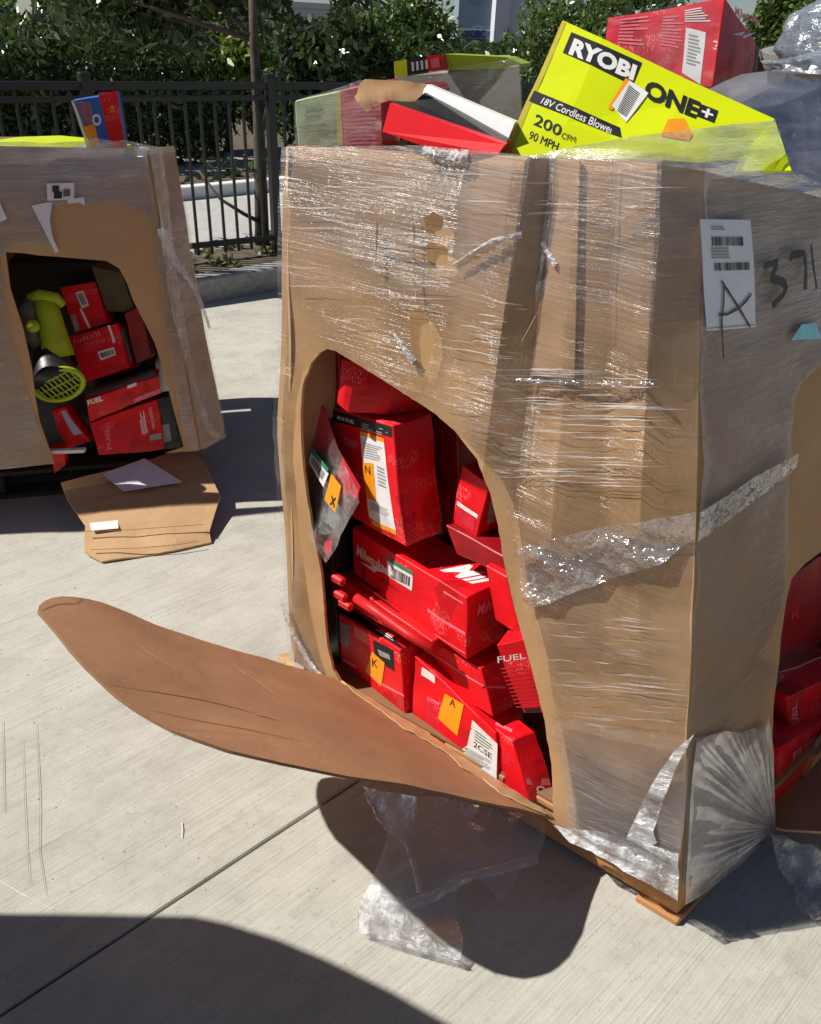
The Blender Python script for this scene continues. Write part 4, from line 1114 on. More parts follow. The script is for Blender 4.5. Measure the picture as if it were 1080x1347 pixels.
# lower left carton
c = Hexa('carton', 'red carton with black panel and orange tag, bottom left of the big opening', [(445.6, 808.5), (527.2, 855), (532, 948.5), (449.5, 891)], fa(527, 855, .04), -47, .075, M['red'], group=GRP)
c.dq('T', [(447, 806), (528, 853), (541, 858), (460, 800)], M['black'], 'black_band')
g1 = c.sub('T', [(490, 828), (522, 848), (526, 846), (500, 828)]); lines(g1, (0, 0, 1, 1), 2, M['white'], c.o)
c.dq('F', [(491, 841), (518, 856), (519, 884), (494, 868)], M['black'], 'black_panel')
c.dq('F', [(497, 853), (513, 862), (514, 869), (500, 862)], M['grey'], 'panel_print', off=.0016)
c.dq('F', [(447, 817), (462, 825), (461, 852), (448, 844)], M['grey'], 'picture')
c.dq('F', [(466, 823), (486, 835), (487, 849), (467, 837)], M['pink'], 'print_patch')
c.dq('F', [(490, 856), (506, 872), (501, 903), (482, 883)], M['orange'], 'orange_tag', off=.0024)
g1 = c.sub('F', [(490, 876), (497, 879), (497, 868), (490, 865)]); text_on(g1, (0, 0, 1, 1), 'K', M['ink'], c.o, .0, off=.004)
c.dq('F', [(502, 899), (531, 914), (531, 917), (502, 902)], M['pink'], 'print_stripe')
c.dq('F', [(451, 865), (470, 876), (470, 879), (451, 868)], M['pink'], 'print_stripe')
# lower middle carton with orange tag and white label
c = Hexa('carton', 'red carton with big orange tag and torn white label at the bottom of the opening', [(546, 862), (652, 962), (656, 1036), (540, 960)], fa(655, 1035, .02), -42, .10, M['red'], group=GRP, tilt=4)
c.dq('F', [(585, 912), (611, 925), (603, 966), (577, 944)], M['orange'], 'orange_tag', off=.0024)
g1 = c.sub('F', [(592, 926), (600, 930), (600, 920), (593, 917)]); text_on(g1, (0, 0, 1, 1), 'A', M['ink'], c.o, .0, off=.004)
c.dq('F', [(622, 945), (654, 976), (655, 1026), (608, 995), (610, 985), (616, 980)], M['white'], 'label')
g1 = c.sub('F', [(625, 975), (649, 992), (648, 975), (625, 958)]); lines(g1, (0, 0, 1, 1), 4, M['green_l'], c.o, off=.0016, gap=.4)
g1 = c.sub('F', [(624, 982), (648, 1000), (648, 992), (624, 974)]); text_on(g1, (0, 0, 1, 1), '2CSE', M['ink'], c.o, .01, off=.0018)
g1 = c.sub('F', [(614, 996), (650, 1018), (650, 1004), (614, 982)]); lines(g1, (0, 0, 1, 1), 6, M['grey'], c.o, off=.0016)
g1 = c.sub('F', [(560, 950), (577, 962), (580, 930), (562, 916)]); lines(g1, (0, 0, 1, 1), 9, M['pinkred'], c.o)
g1 = c.sub('F', [(600, 985), (614, 994), (622, 955), (608, 962)]); lines(g1, (0, 0, 1, 1), 8, M['pinkred'], c.o)
c.dq('F', [(556, 877), (572, 889), (572, 899), (554, 887)], M['white'], 'print_patch')
c.dq('F', [(562, 916), (578, 925), (578, 930), (562, 921)], M['pink'], 'print_stripe')
# lower right carton
c = Hexa('carton', 'red carton with round mark near its foot, bottom right corner of the big opening', [(638, 944), (673, 974), (697, 1056), (655, 1028)], fa(673, 973, .028), -52, .075, M['red'], group=GRP, shift=(-.005, -.02, 0))
c.dq('T', [(650, 945), (675, 960), (673, 963), (648, 949)], M['pink'], 'print_stripe')
g1 = c.sub('F', [(657, 1003), (680, 1010), (678, 995), (656, 985)]); lines(g1, (0, 0, 1, 1), 5, M['pinkred'], c.o)
g1 = c.sub('R', [(700, 1040), (722, 1045), (720, 1035), (698, 1030)])
c2f = c.sub('R', [(693, 1031), (724, 1033), (722, 1024), (691, 1022)]); decal(c2f, (0, 0, 1, 1), M['pink'], c.o, 'print_stripe')
c2f = c.sub('R', [(706, 1042), (718, 1044), (717, 1034), (705, 1032)])
ring = [c2f(.5+.5*math.cos(a), .5+.5*math.sin(a), .001) for a in np.linspace(0, 2*math.pi, 16, endpoint=False)]+[c2f(.5+.3*math.cos(a), .5+.3*math.sin(a), .001) for a in np.linspace(0, 2*math.pi, 16, endpoint=False)]
mesh('round_mark', ring, [(i, (i+1) % 16, 16+(i+1) % 16, 16+i) for i in range(16)], M['white'], c.o)
# tilted ribbed carton at the right edge
c = Hexa('carton', 'narrow finely striped red carton leaning at the right edge of the big opening', [(652, 847), (700, 838), (724, 936), (688, 938)], fa(688, 938, .035), -30, .06, M['red'], group=GRP, tilt=-4)
g1 = c.sub('F', [(656, 873), (694, 867), (692, 860), (655, 864)]); text_on(g1, (0, 0, 1, 1), 'FUEL', M['white'], c.o, .0)
g1 = c.sub('F', [(680, 934), (716, 930), (700, 876), (660, 880)]); lines(g1, (0, 0, 1, 1), 11, M['pinkred'], c.o, gap=.35, ragged=.2)
c.dq('F', [(690, 936), (710, 935), (709, 929), (688, 931)], M['black'], 'black_band')
# upper right cartons
c = Hexa('carton', 'red carton with white stripe and black foot, high right in the big opening', [(607.5, 610.8), (641.7, 636.7), (623, 725), (592, 700)], fa(623, 725, .11), -52, .13, M['red'], group=GRP)
c.dq('F', [(603, 659), (629, 677), (628, 682), (602, 664)], M['white'], 'print_stripe')
c.dq('F', [(598, 688), (622, 704), (622, 724), (594, 702)], M['black'], 'black_band')
g1 = c.sub('F', [(598, 702), (617, 715), (619, 705), (599, 691)]); text_on(g1, (0, 0, 1, 1), 'FUEL', M['white'], c.o, .02)
c.dq('F', [(602, 667), (626, 683), (624, 700), (600, 684)], M['pinkred'], 'print_patch')
c.dq('R', [(629, 711), (652, 708), (652, 716), (627, 719)], M['black'], 'black_band')
c.dq('R', [(640, 690), (644, 648), (650, 685)], M['grey'], 'picture')
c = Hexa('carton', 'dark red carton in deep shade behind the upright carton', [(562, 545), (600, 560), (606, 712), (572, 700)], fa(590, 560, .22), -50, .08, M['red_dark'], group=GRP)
c.dq('F', [(566, 560), (571, 562), (574, 590), (569, 588)], M['grey'], 'print_patch')
c.dq('F', [(574, 660), (580, 662), (583, 712), (577, 708)], M['grey'], 'print_patch')
c = Hexa('carton', 'plain red carton between the long carton end and the edge of the opening', [(640, 745), (668, 760), (684, 836), (650, 815)], fa(682, 833, .05), -48, .05, M['red'], group=GRP)
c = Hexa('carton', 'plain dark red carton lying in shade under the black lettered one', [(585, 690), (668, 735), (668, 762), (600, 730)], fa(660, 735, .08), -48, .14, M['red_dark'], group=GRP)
c = Hexa('carton', 'tall black block added for shade at the left edge of the big box opening', [(372, 440), (418, 440), (448, 895), (400, 890)], fa(440, 740, .075), -44, .10, M['blackplastic'], group=GRP)  # black body added where only the dark gap of the opening shows
# back-up cartons deeper in the box, glimpsed through the gaps
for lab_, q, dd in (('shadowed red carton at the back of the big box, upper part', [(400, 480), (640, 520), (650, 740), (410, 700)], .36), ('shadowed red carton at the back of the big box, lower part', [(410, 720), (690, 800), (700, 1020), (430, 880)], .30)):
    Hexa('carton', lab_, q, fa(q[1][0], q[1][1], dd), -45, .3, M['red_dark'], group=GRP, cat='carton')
# clear bag with carded tool
def bagfn(base, n, amp=.012, sc=9):
    def f(p, e):
        q = gpl(p[0], p[1], base, n); return q+n*(e+amp*noise.noise(q*sc)+amp*.4*noise.noise(q*sc*3))
    return f
pb, nb = plane(-40, fa(440, 640, .02), 12)
bag = thing('bagged_tool', 'clear plastic bag holding a grey tool with red card, barcode label and orange tag', 'bagged tool', tuple(fa(440, 735, .02)))
bo = [(407, 520), (419, 530), (435, 560), (447, 590), (461, 618), (473, 645), (474, 660), (463, 680), (447, 705), (435, 728), (427, 741), (419, 728), (407, 702), (399, 670), (398, 630), (399, 580), (401, 545)]
sheet('bag', densify(bo, 6), [], (7, 7), bagfn(pb, nb, .012), 0, (M['film_clear'],), bag)
sheet('bag', densify(bo, 6), [], (9, 9), bagfn(pb-nb*.03, nb, .006), 0, (M['film_clear'],), bag)
sheet('card', densify([(409, 535), (425, 535), (445, 590), (474, 640), (470, 655), (440, 700), (432, 735), (425, 720), (450, 660), (430, 600), (408, 590)], 7), [], (8, 8), bagfn(pb-nb*.018, nb, .003), .002, (M['pinkred'],)*3, bag)
sheet('grey_tool', densify(smooth_poly([(408, 590), (430, 598), (446, 640), (450, 675), (440, 700), (424, 705), (410, 690), (406, 640)], 1), 6), [], (7, 7), bagfn(pb-nb*.008, nb, .008, 18), .012, (M['greyplastic'],)*3, bag)
bf = lambda quad: (lambda u, v, off=0: gpl(*[quad[0][k]*(1-u)*(1-v)+quad[1][k]*u*(1-v)+quad[2][k]*u*v+quad[3][k]*(1-u)*v for k in (0, 1)], pb, nb)+nb*(off+.010))
decal(bf([(411, 607), (430, 640), (437, 622), (415, 592)]), (0, 0, 1, 1), M['white'], bag, 'label')
decal(bf([(414, 594), (435, 620), (438, 616), (417, 589)]), (0, 0, 1, 1), M['green_l'], bag, 'green_strip', .002)
lines(bf([(414, 607), (429, 632), (433, 622), (417, 599)]), (0, 0, 1, 1), 14, M['ink'], bag, 'barcode', bars=True, off=.002)
decal(bf([(432, 656), (446, 673), (454, 638), (441, 622)]), (0, 0, 1, 1), M['orange'], bag, 'orange_tag', .002)
text_on(bf([(439, 662), (446, 667), (448, 654), (441, 650)]), (0, 0, 1, 1), 'X', M['ink'], bag, .03, off=.003)

# cartons seen through the side opening
def rface(px, py, d):
    n = RW.nrm(.3, .4); p = RW.P(.2, .3)-n*d; return gpl(px, py, p, n)
GR2 = 'cartons behind the side opening of the big box'
ry = math.degrees(math.atan2(rdir.y, rdir.x))
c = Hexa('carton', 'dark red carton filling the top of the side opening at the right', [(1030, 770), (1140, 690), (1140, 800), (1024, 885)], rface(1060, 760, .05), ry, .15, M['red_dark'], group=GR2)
g1 = c.sub('F', [(1040, 815), (1052, 810), (1052, 800), (1040, 804)]); text_on(g1, (0, 0, 1, 1), 'FL', M['pinkred'], c.o, .04)
c = Hexa('carton', 'faded red striped carton tilted in the middle of the side opening', [(1034, 918), (1120, 880), (1126, 950), (1042, 975)], rface(1042, 940, .035), ry-6, .12, M['red'], group=GR2)
g1 = c.sub('F', [(1055, 968), (1110, 950), (1106, 896), (1050, 918)]); lines(g1, (0, 0, 1, 1), 9, M['pinkred'], c.o, vertical=True)
g1 = c.sub('F', [(1044, 962), (1053, 962), (1049, 922), (1041, 925)]); text_on(g1, (0, 0, 1, 1), 'FUEL', M['pink'], c.o, .04, rot=1)
c = Hexa('carton', 'red carton with pale lettering, lowest behind the side opening', [(1026, 985), (1120, 925), (1128, 985), (1016, 1070)], rface(1040, 1010, .03), ry, .14, M['red'], group=GR2)
g1 = c.sub('F', [(1042, 1000), (1078, 975), (1078, 965), (1042, 990)]); text_on(g1, (0, 0, 1, 1), 'FUEL', M['pink'], c.o, .03)
c.dq('F', [(1016, 1058), (1090, 1005), (1090, 1018), (1016, 1071)], M['black'], 'black_band')
c = Hexa('carton', 'dark carton with lilac sticker in the side opening', [(1028, 885), (1120, 850), (1120, 900), (1028, 930)], rface(1050, 900, .07), ry, .10, M['red_dark'], group=GR2)
c.dq('F', [(1045, 893), (1078, 882), (1080, 890), (1050, 901)], M['lilac'], 'sticker')

# ================================================================== ON TOP OF THE BIG BOX
# filler layer of cartons just under the rim
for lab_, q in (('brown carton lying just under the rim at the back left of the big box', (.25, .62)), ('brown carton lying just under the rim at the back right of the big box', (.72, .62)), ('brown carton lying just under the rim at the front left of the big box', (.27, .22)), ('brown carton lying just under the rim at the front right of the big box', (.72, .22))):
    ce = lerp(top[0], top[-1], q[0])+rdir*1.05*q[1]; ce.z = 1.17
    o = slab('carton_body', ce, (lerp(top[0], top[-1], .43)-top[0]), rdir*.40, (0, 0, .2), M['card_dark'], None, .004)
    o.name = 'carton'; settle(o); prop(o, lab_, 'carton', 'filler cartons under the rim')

# yellow blower carton
T1 = Hexa('blower_carton', 'large acid-yellow blower carton with black brand lettering leaning out of the big box', [(740, 26.5), (1019, 157), (962, 300), (655, 222)], gy(664, 200, 1.36), -12, .10, M['yellow'], tilt=30, cat='carton', bulge=.003)
T1.dq('F', [(663, 201), (739.5, 29), (745, 31), (671, 203)], M['ochre'], 'side_print', off=.0005)
T1.dq('F', [(752, 44), (846, 84), (833, 113), (740, 71)], M['black'], 'black_panel')
g1 = T1.sub('F', [(745, 74), (834, 109), (841, 87), (755, 50)]); text_on(g1, (.02, .05, .99, .95), 'RYOBI', M['white'], T1.o, .05)
g1 = T1.sub('F', [(846, 128), (914, 157), (922, 135), (852, 104)]); text_on(g1, (0, 0, 1, 1), 'ONE', M['black'], T1.o, .045)
T1.dq('F', [(921, 137), (945, 147), (939, 163), (915, 153)], M['black'], 'black_panel')
g1 = T1.sub('F', [(915, 153), (939, 163), (945, 147), (921, 137)])
decal(g1, (.42, .15, .58, .85), M['white'], T1.o, 'plus_mark', .0018); decal(g1, (.18, .42, .82, .58), M['white'], T1.o, 'plus_mark', .0022)
T1.dq('F', [(703, 119), (816, 168), (818, 182), (696, 134)], M['black'], 'black_band')
g1 = T1.sub('F', [(711, 137), (806, 178), (810, 167), (716, 129)]); text_on(g1, (0, 0, 1, 1), '18V Cordless Blower', M['white'], T1.o, .01)
g1 = T1.sub('F', [(701, 166), (736, 181), (741, 167), (706, 151)]); text_on(g1, (0, .05, 1, 1), '200', M['black'], T1.o, .015)
g1 = T1.sub('F', [(738, 182), (756, 188), (758, 181), (740, 175)]); text_on(g1, (0, 0, 1, 1), 'CFM', M['black'], T1.o, .0)
g1 = T1.sub('F', [(694, 183), (732, 198), (736, 188), (698, 173)]); text_on(g1, (0, 0, 1, 1), '90 MPH', M['black'], T1.o, .0)
lb = T1.dq('F', [(824, 161), (853, 123), (829, 107), (806, 139)], M['white'], 'label', off=.0024)
g1 = T1.sub('F', [(812, 146), (824, 155), (842, 124), (828, 113)]); lines(g1, (0, 0, 1, 1), 16, M['ink'], T1.o, 'barcode', off=.0034, ragged=0)
T1.dq('F', [(800, 142), (806, 145), (830, 108), (824, 104)], M['orange'], 'label_edge', off=.002)
T1.dq('F', [(868, 180), (877, 157), (899, 156), (909, 178), (905, 186)], M['orange'], 'orange_sticker', off=.0026)
# far end flap of that carton
ef = [gy(1019, 157, T1.c['RFT'].y+.005), gy(1041, 224, T1.c['RFT'].y-.11), gy(955, 226, T1.c['RFT'].y-.10)]
efn = (ef[1]-ef[0]).cross(ef[2]-ef[0]).normalized()*.003
mesh('end_flap', ef+[p+efn for p in ef], [(0, 1, 2), (5, 4, 3), (0, 3, 4, 1), (1, 4, 5, 2), (2, 5, 3, 0)], M['yellow'], T1.o)

# red carton behind
T2 = Hexa('tool_carton', 'large red film-wrapped tool carton tilted behind the yellow carton on top', [(800, 24), (955, -2), (938, 116), (790, 110)], gy(940, 112, 1.85), -25, .34, M['pinkred_box'], tilt=14, bulge=.004, shift=(.11, 0, -.06))
T2.dq('F', [(944, 0), (955, -2), (938, 114), (927, 112)], M['red'], 'corner_strip')
T2.dq('F', [(902, 36), (929, 42), (922, 112), (898, 96)], M['white'], 'label')
g1 = T2.sub('F', [(903, 86), (921, 92), (924, 48), (906, 44)]); lines(g1, (0, 0, 1, 1), 9, M['grey'], T2.o, off=.0016)
g1 = T2.sub('F', [(812, 60), (850, 62), (858, 20), (816, 26)]); lines(g1, (0, 0, 1, 1), 8, M['pink'], T2.o, ragged=.6)
g1 = T2.sub('F', [(868, 60), (898, 66), (900, 20), (872, 22)]); lines(g1, (0, 0, 1, 1), 10, M['pink'], T2.o, ragged=.6)
g1 = T2.sub('F', [(900, 30), (942, 30), (942, 8), (900, 14)]); lines(g1, (0, 0, 1, 1), 6, M['white'], T2.o, ragged=.5)
g1 = T2.sub('R', [(966, 34), (1000, 42), (1000, 24), (966, 8)]); text_on(g1, (0, .45, .9, 1), SCRIPT, M['pink'], T2.o, .02, .3)
T2.dq('R', [(962, 46), (978, 42), (976, 47), (993, 42), (975, 52), (977, 48)], M['white'], 'bolt_mark')
T2.dq('R', [(990, 100), (1026, 96), (1022, 72), (994, 58)], M['black'], 'picture')
T2.dq('R', [(996, 96), (1010, 95), (1008, 80), (997, 74)], M['grey'], 'picture', off=.0016)
_pt = T2.c['RFT']
fm2 = lambda p, e: gpl(p[0], p[1], T2.c['LFT']+T2.n*.012, T2.n)+T2.n*(e+.004*noise.noise(Vector((p[0]*.05, p[1]*.05, 1))))
sheet('wrap_film', densify([(797, 20), (952, -4), (936, 118), (795, 112)], 8), [], (9, 9), fm2, 0, (M['film_clear2'],), T2.o)

# open tray carton with black inside and white lid, torn cardboard above it
yt = 1.40
tray = thing('open_carton', 'open red carton with black lining and white side on the rim of the big box', 'carton', tuple(gy(590, 200, yt)))
def prism(name, pxs, y0, dy, mat, parent, dz=0.0, ys=None):
    A = [gy(p[0], p[1], (ys[i] if ys else y0)) for i, p in enumerate(pxs)]; B = [a+Vector((dy*.25, dy, dz)) for a in A]; n = len(A)
    Fc = [tuple(range(n)), tuple(range(n, 2*n))[::-1]]+[(i, i+n, (i+1) % n+n, (i+1) % n) for i in range(n)]
    o = mesh(name, A+B, Fc, mat, parent); fixn(o.data); return o
prism('tray', [(513, 136), (664, 190), (655, 203), (588, 203), (503, 173)], yt, .06, M['red_plain'], tray, ys=[1.44, 1.30, 1.30, 1.36, 1.44])
prism('tray_lining', [(513, 134), (545, 135), (558, 122), (668, 184), (664, 190)], yt, .02, M['black'], tray, ys=[1.46, 1.46, 1.48, 1.33, 1.33])
prism('white_lid', [(557, 112), (562, 112), (677, 161), (668, 184), (553, 123)], yt, .03, M['white'], tray, ys=[1.50, 1.50, 1.36, 1.36, 1.50])
torn = [(466, 128), (473, 110), (480, 104), (500, 105), (530, 106), (560, 110), (556, 124), (545, 134), (512, 132), (500, 136), (494, 134), (483, 148), (475, 140)]
sheet('torn_cardboard', densify(torn, 6), [], (8, 8), lambda p, e: gy(p[0], p[1], 1.46+.0006*(560-p[0])+.004*noise.noise(Vector((p[0]*.05, p[1]*.05, 5)))-e), .005, (M['card_pale'], M['card_in'], M['card_edge']), tray)
# plastic-wrapped cartons at the left rim
c = Hexa('wrapped_carton', 'pale green carton under clear film at the left end of the big rim', [(389, 132), (448, 118), (452, 200), (392, 200)], gy(448, 190, 1.62), -10, .15, M['lime_pale'] if 'lime_pale' in M else simple('pale_green_print', (.42, .55, .25), .45, .2, 20, 0), bulge=.003)
c.dq('F', [(443, 190), (450, 190), (448, 119), (441, 121)], M['yellow'], 'yellow_strip')
g1 = c.sub('F', [(398, 185), (436, 185), (434, 135), (400, 140)]); lines(g1, (0, 0, 1, 1), 5, simple('pale_green_ink', (.28, .42, .14), .5, .1, 60, 0), c.o, ragged=.7)
cg = c
c = Hexa('wrapped_carton', 'faded red printed carton under film between the pale green one and the torn cardboard', [(449, 117), (500, 108), (502, 200), (453, 200)], gy(500, 190, 1.60), -10, .15, M['pinkred'], bulge=.003)
g1 = c.sub('F', [(455, 192), (500, 192), (500, 120), (452, 124)]); lines(g1, (0, 0, 1, 1), 13, M['pink'], c.o, ragged=.3, gap=.4)
wrapf = lambda p, e: gy(p[0], p[1], 1.585+.004*noise.noise(Vector((p[0]*.06, p[1]*.06, 0)))-.0002*(p[0]-440))
sheet('wrap_film', densify([(386, 134), (400, 128), (450, 114), (474, 105), (500, 108), (503, 196), (389, 198)], 8), [], (10, 10), wrapf, 0, (M['film_soft'],), cg.o)
c = Hexa('wrapped_carton', 'wide grey carton with green top and printed edge, behind the open red one', [(520, 100), (684, 85), (690, 190), (538, 190)], gy(684, 150, 1.72), -8, .22, M['grey'], bulge=.003, tilt=4, shift=(-.03, 0, .028))
c.body.data.materials.clear(); c.body.data.materials.append(simple('greyed_print', (.30, .29, .30), .5, .15, 12, 0))
g1 = c.sub('F', [(538, 150), (600, 150), (600, 105), (534, 110)]); lines(g1, (0, 0, 1, 1), 8, M['pinkred'], c.o, ragged=.4)
c5 = c
prism('printed_edge', [(518, 81), (535, 78), (536, 100), (519, 101)], 1.70, .03, M['yellow'], c5.o)
prism('printed_edge', [(535, 78), (561, 74), (563, 96), (536, 100)], 1.70, .03, M['black'], c5.o)
for k in range(4): prism('white_mark', [(541+k*6, 82-k), (544+k*6, 81.5-k), (545+k*6, 93-k), (542+k*6, 94-k)], 1.699, .004, M['white'], c5.o)
prism('printed_edge', [(561, 74), (581, 71), (585, 92), (563, 96)], 1.70, .03, M['red'], c5.o)
prism('white_mark', [(566, 78), (577, 76), (579, 88), (568, 90)], 1.699, .004, M['pink'], c5.o)
prism('green_top', [(583, 71), (665, 75), (686, 84), (686, 89), (585, 93)], 1.73, .12, M['lime'], c5.o)
wrapg = lambda p, e: gy(p[0], p[1], 1.60+.008*noise.noise(Vector((p[0]*.05, p[1]*.05, 3))))
sheet('wrap_film', densify([(540, 98), (600, 88), (684, 76), (687, 130), (684, 160), (600, 150), (545, 120)], 8), [], (10, 10), wrapg, 0, (M['film_side'],), c5.o)

# film drawn up from the rim over the yellow carton, and the wrapped mound at the right
def rimfilm(name, pxs, yf, mat, amp=.01, parent=big, g=9):
    def f(p, e):
        y = yf(p[0], p[1]); q = gy(p[0], p[1], y); return q+Vector((0, -1, .2))*amp*(noise.noise(Vector((p[0]*.012, p[1]*.07, 2)))+.4*noise.noise(Vector((p[0]*.05, p[1]*.12, 2))))
    return sheet(name, densify(pxs, 8), [], (g, g), f, 0, (mat,), parent)
M['film_mound'] = film_mat('mound_film', veil=.08, rng_=(0, .38), stretch=(9, 9, 9), tint=(.55, .56, .68), bstr=.9, gl=.35, crumple=9)
M['film_rim'] = film_mat('rim_film', veil=.22, rng_=(0, .35), stretch=(5, 5, 40), tint=(.72, .76, .72), bstr=.6, gl=.3)
rimfilm('film_over_rim', [(686, 207), (720, 200), (770, 190), (830, 180), (900, 172), (960, 163), (1000, 160), (1020, 158), (1030, 190), (1041, 226), (1080, 240), (1090, 262), (930, 226), (860, 215)],
        lambda x, y: 1.12+.08*max(0, (830-x)/150) - .0001*(x-830) if x < 900 else 1.12+.0012*max(0, x-930), M['film_rim'], .012)
rimfilm('film_mound', [(975, 135), (1000, 122), (1030, 108), (1060, 102), (1092, 104), (1100, 260), (1080, 244), (1045, 232), (1030, 190), (1020, 158), (1000, 150)],
        lambda x, y: 1.45-.0022*max(0, y-100)+.0005*(x-1000), M['film_mound'], .012, g=6)
mound = Hexa('wrapped_carton', 'grey film-covered carton hump at the right end of the rim', [(985, 138), (1130, 104), (1140, 250), (1040, 245)], gy(1060, 200, 1.50), 12, .25, M['greyviolet'] if 'greyviolet' in M else simple('greyed_violet_print', (.11, .11, .13), .6, .3, 8, .3), bulge=.02)
# crumpled film bundle and cardboard edge, upper right corner
bun = thing('film_bundle', 'rounded bundle of crumpled clear film at the upper right corner above the torn cardboard', 'plastic film', tuple(gy(1075, 100, 1.75)))
def ball(name, c, r, mat, parent, amp=.2, seed=0, sub=4, ph=None):
    bm = bmesh.new(); bmesh.ops.create_icosphere(bm, subdivisions=sub, radius=1)
    for v in bm.verts:
        d = v.co.normalized(); k = 1+amp*noise.noise(d*2.2+Vector((seed, 0, 0)))+amp*.5*abs(noise.noise(d*6+Vector((0, seed, 0))))
        v.co = Vector((d.x*r[0], d.y*r[1], d.z*r[2]))*k+Vector(c)
    me = bpy.data.meshes.new(name); bm.to_mesh(me); bm.free(); return link(name, me, mat, parent, True)
bc = gy(1086, 52, 1.8)
M['film_bundle'] = film_mat('bundle_film', veil=.42, rng_=(0, .3), stretch=(6, 6, 18), tint=(.45, .52, .62), bstr=.9, gl=.4, crumple=14)
ball('crumpled_film', bc, (.075, .10, .066), M['film_bundle'], bun, .2)
ball('crumpled_film', gy(1090, 92, 1.75), (.10, .10, .03), M['film_bundle'], bun, .3, 4)
tc = sheet('torn_cardboard', densify([(1042, 98), (1062, 97), (1085, 98), (1100, 118), (1078, 112), (1058, 104)], 5), [], (6, 6), lambda p, e: gy(p[0], p[1], 1.6-e), .006, (M['card_pale'], M['card'], M['card_edge']), None)
settle(tc); prop(tc, 'scrap of torn bare cardboard poking out under the crumpled film at the right edge', 'cardboard')
sp = Hexa('wrapped_carton', 'small grey film-wrapped carton beneath the crumpled bundle at the right edge', [(1040, 66), (1110, 60), (1112, 104), (1042, 97)], gy(1060, 90, 1.82), 5, .15, simple('greyed_green_print', (.22, .23, .21), .5, .3, 20, .3), bulge=.01)

# ------------------------------------------------------------------ plastic on the ground
drape = thing('plastic_sheet', 'crumpled clear plastic sheet spilling from under the cut flap onto the ground', 'plastic sheet', tuple(gz(590, 1200)))
def drapefn(p, e):
    x, y = p; g0 = gz(x, y, .004)
    h = max(0, (1200-y)/165)*.10*(1 if x > 480 else .6)
    h *= min(1, max(.1, (x-460)/90))
    h = max(h, 0)+.012
    q = gz(x, y, h)
    q += Vector((0, 0, 1))*(.022*abs(noise.noise(q*7))+.010*abs(noise.noise(q*21)))
    return q
dp = [(478, 1040), (500, 1070), (511, 1090), (505, 1120), (497, 1140), (487, 1165), (485, 1172), (476, 1185), (471, 1205), (472, 1230), (500, 1244), (540, 1255), (575, 1266), (602, 1273), (607, 1260), (608, 1240), (603, 1215), (598, 1192), (603, 1175), (625, 1160), (650, 1180), (662, 1190), (672, 1172), (683, 1148), (705, 1135), (716, 1110), (718, 1088), (700, 1078), (640, 1062), (560, 1050)]
sheet('film_fold', densify(dp, 7), [], (7, 7), drapefn, 0, (M['film_drape'] if 'film_drape' in M else film_mat('draped_film', veil=.15, rng_=(0, .24), stretch=(6, 6, 6), tint=(.78, .80, .88), bstr=.6, gl=.30, rough=.2),), drape)
def ridge(pxs, hs, r, mat, par):
    V = []; Fc = []; n = 50; nw = 6
    P3 = [gz(x, y, h) for (x, y), h in zip(pxs, hs)]
    for i in range(n+1):
        f = i/n*(len(P3)-1); k = min(int(f), len(P3)-2); p = lerp(P3[k], P3[k+1], f-k); d = (P3[k+1]-P3[k]).normalized(); sd = Vector((-d.y, d.x, 0)).normalized()
        for j in range(nw+1):
            u = j/nw-.5; V.append(p+sd*u*r*(1+.5*noise.noise(Vector((i*.2, 0, 0))))+Vector((0, 0, 1))*(r*.5*math.cos(u*3)+.004*noise.noise(Vector((i*.6, j, 0)))))
    for i in range(n):
        for j in range(nw): a = i*(nw+1)+j; Fc.append((a, a+1, a+nw+2, a+nw+1))
    return mesh('film_fold', V, Fc, mat, par, True)
M['film_rope'] = film_mat('roped_film', veil=.12, rng_=(0, .25), stretch=(20, 20, 20), tint=(.75, .77, .86), bstr=.5, gl=.2, rough=.25)
ridge([(500, 1185), (530, 1192), (570, 1180), (610, 1155), (660, 1143), (706, 1130)], [.035, .05, .06, .07, .07, .08], .022, M['film_rope'], drape)
ridge([(482, 1042), (497, 1075), (513, 1093), (535, 1110), (545, 1140), (552, 1175)], [.12, .10, .09, .07, .06, .05], .010, M['film_rope'], drape)
M['film_bright'] = film_mat('sunlit_crumple', veil=.16, rng_=(0, .65), stretch=(24, 24, 24), tint=(.95, .95, .96), bstr=.8, gl=.35, rough=.18, dens=(.44, .58), streak=.4)  # whiter copy of the sheet's film, sunlight put into its colour
sheet('sunlit_fold', densify([(484, 1172), (500, 1183), (525, 1186), (535, 1200), (560, 1232), (580, 1255), (602, 1273), (560, 1262), (520, 1250), (472, 1231), (471, 1205), (476, 1185)], 5), [], (4, 4), lambda p, e: drapefn(p, e)+Vector((0, 0, .006+.010*abs(noise.noise(Vector((p[0]*.09, p[1]*.09, 0)))))), 0, (M['film_bright'],), drape)
scr = thing('plastic_scrap', 'crumpled clear plastic scrap on the sunlit ground at the lower right corner', 'plastic film', tuple(gz(1065, 1190)))
sheet('film_fold', densify([(1044, 1168), (1060, 1160), (1100, 1150), (1120, 1200), (1095, 1225), (1070, 1215), (1045, 1190)], 5), [], (4, 4), lambda p, e: gz(p[0], p[1], .01)+Vector((0, 0, .035*abs(noise.noise(Vector((p[0]*.06, p[1]*.06, 4)))))), 0, (M['film_bright'],), scr)
shd = thing('plastic_scrap', 'dark hanging strip of clear film in the shade under the side flap', 'plastic film', tuple(gz(1040, 1140)))
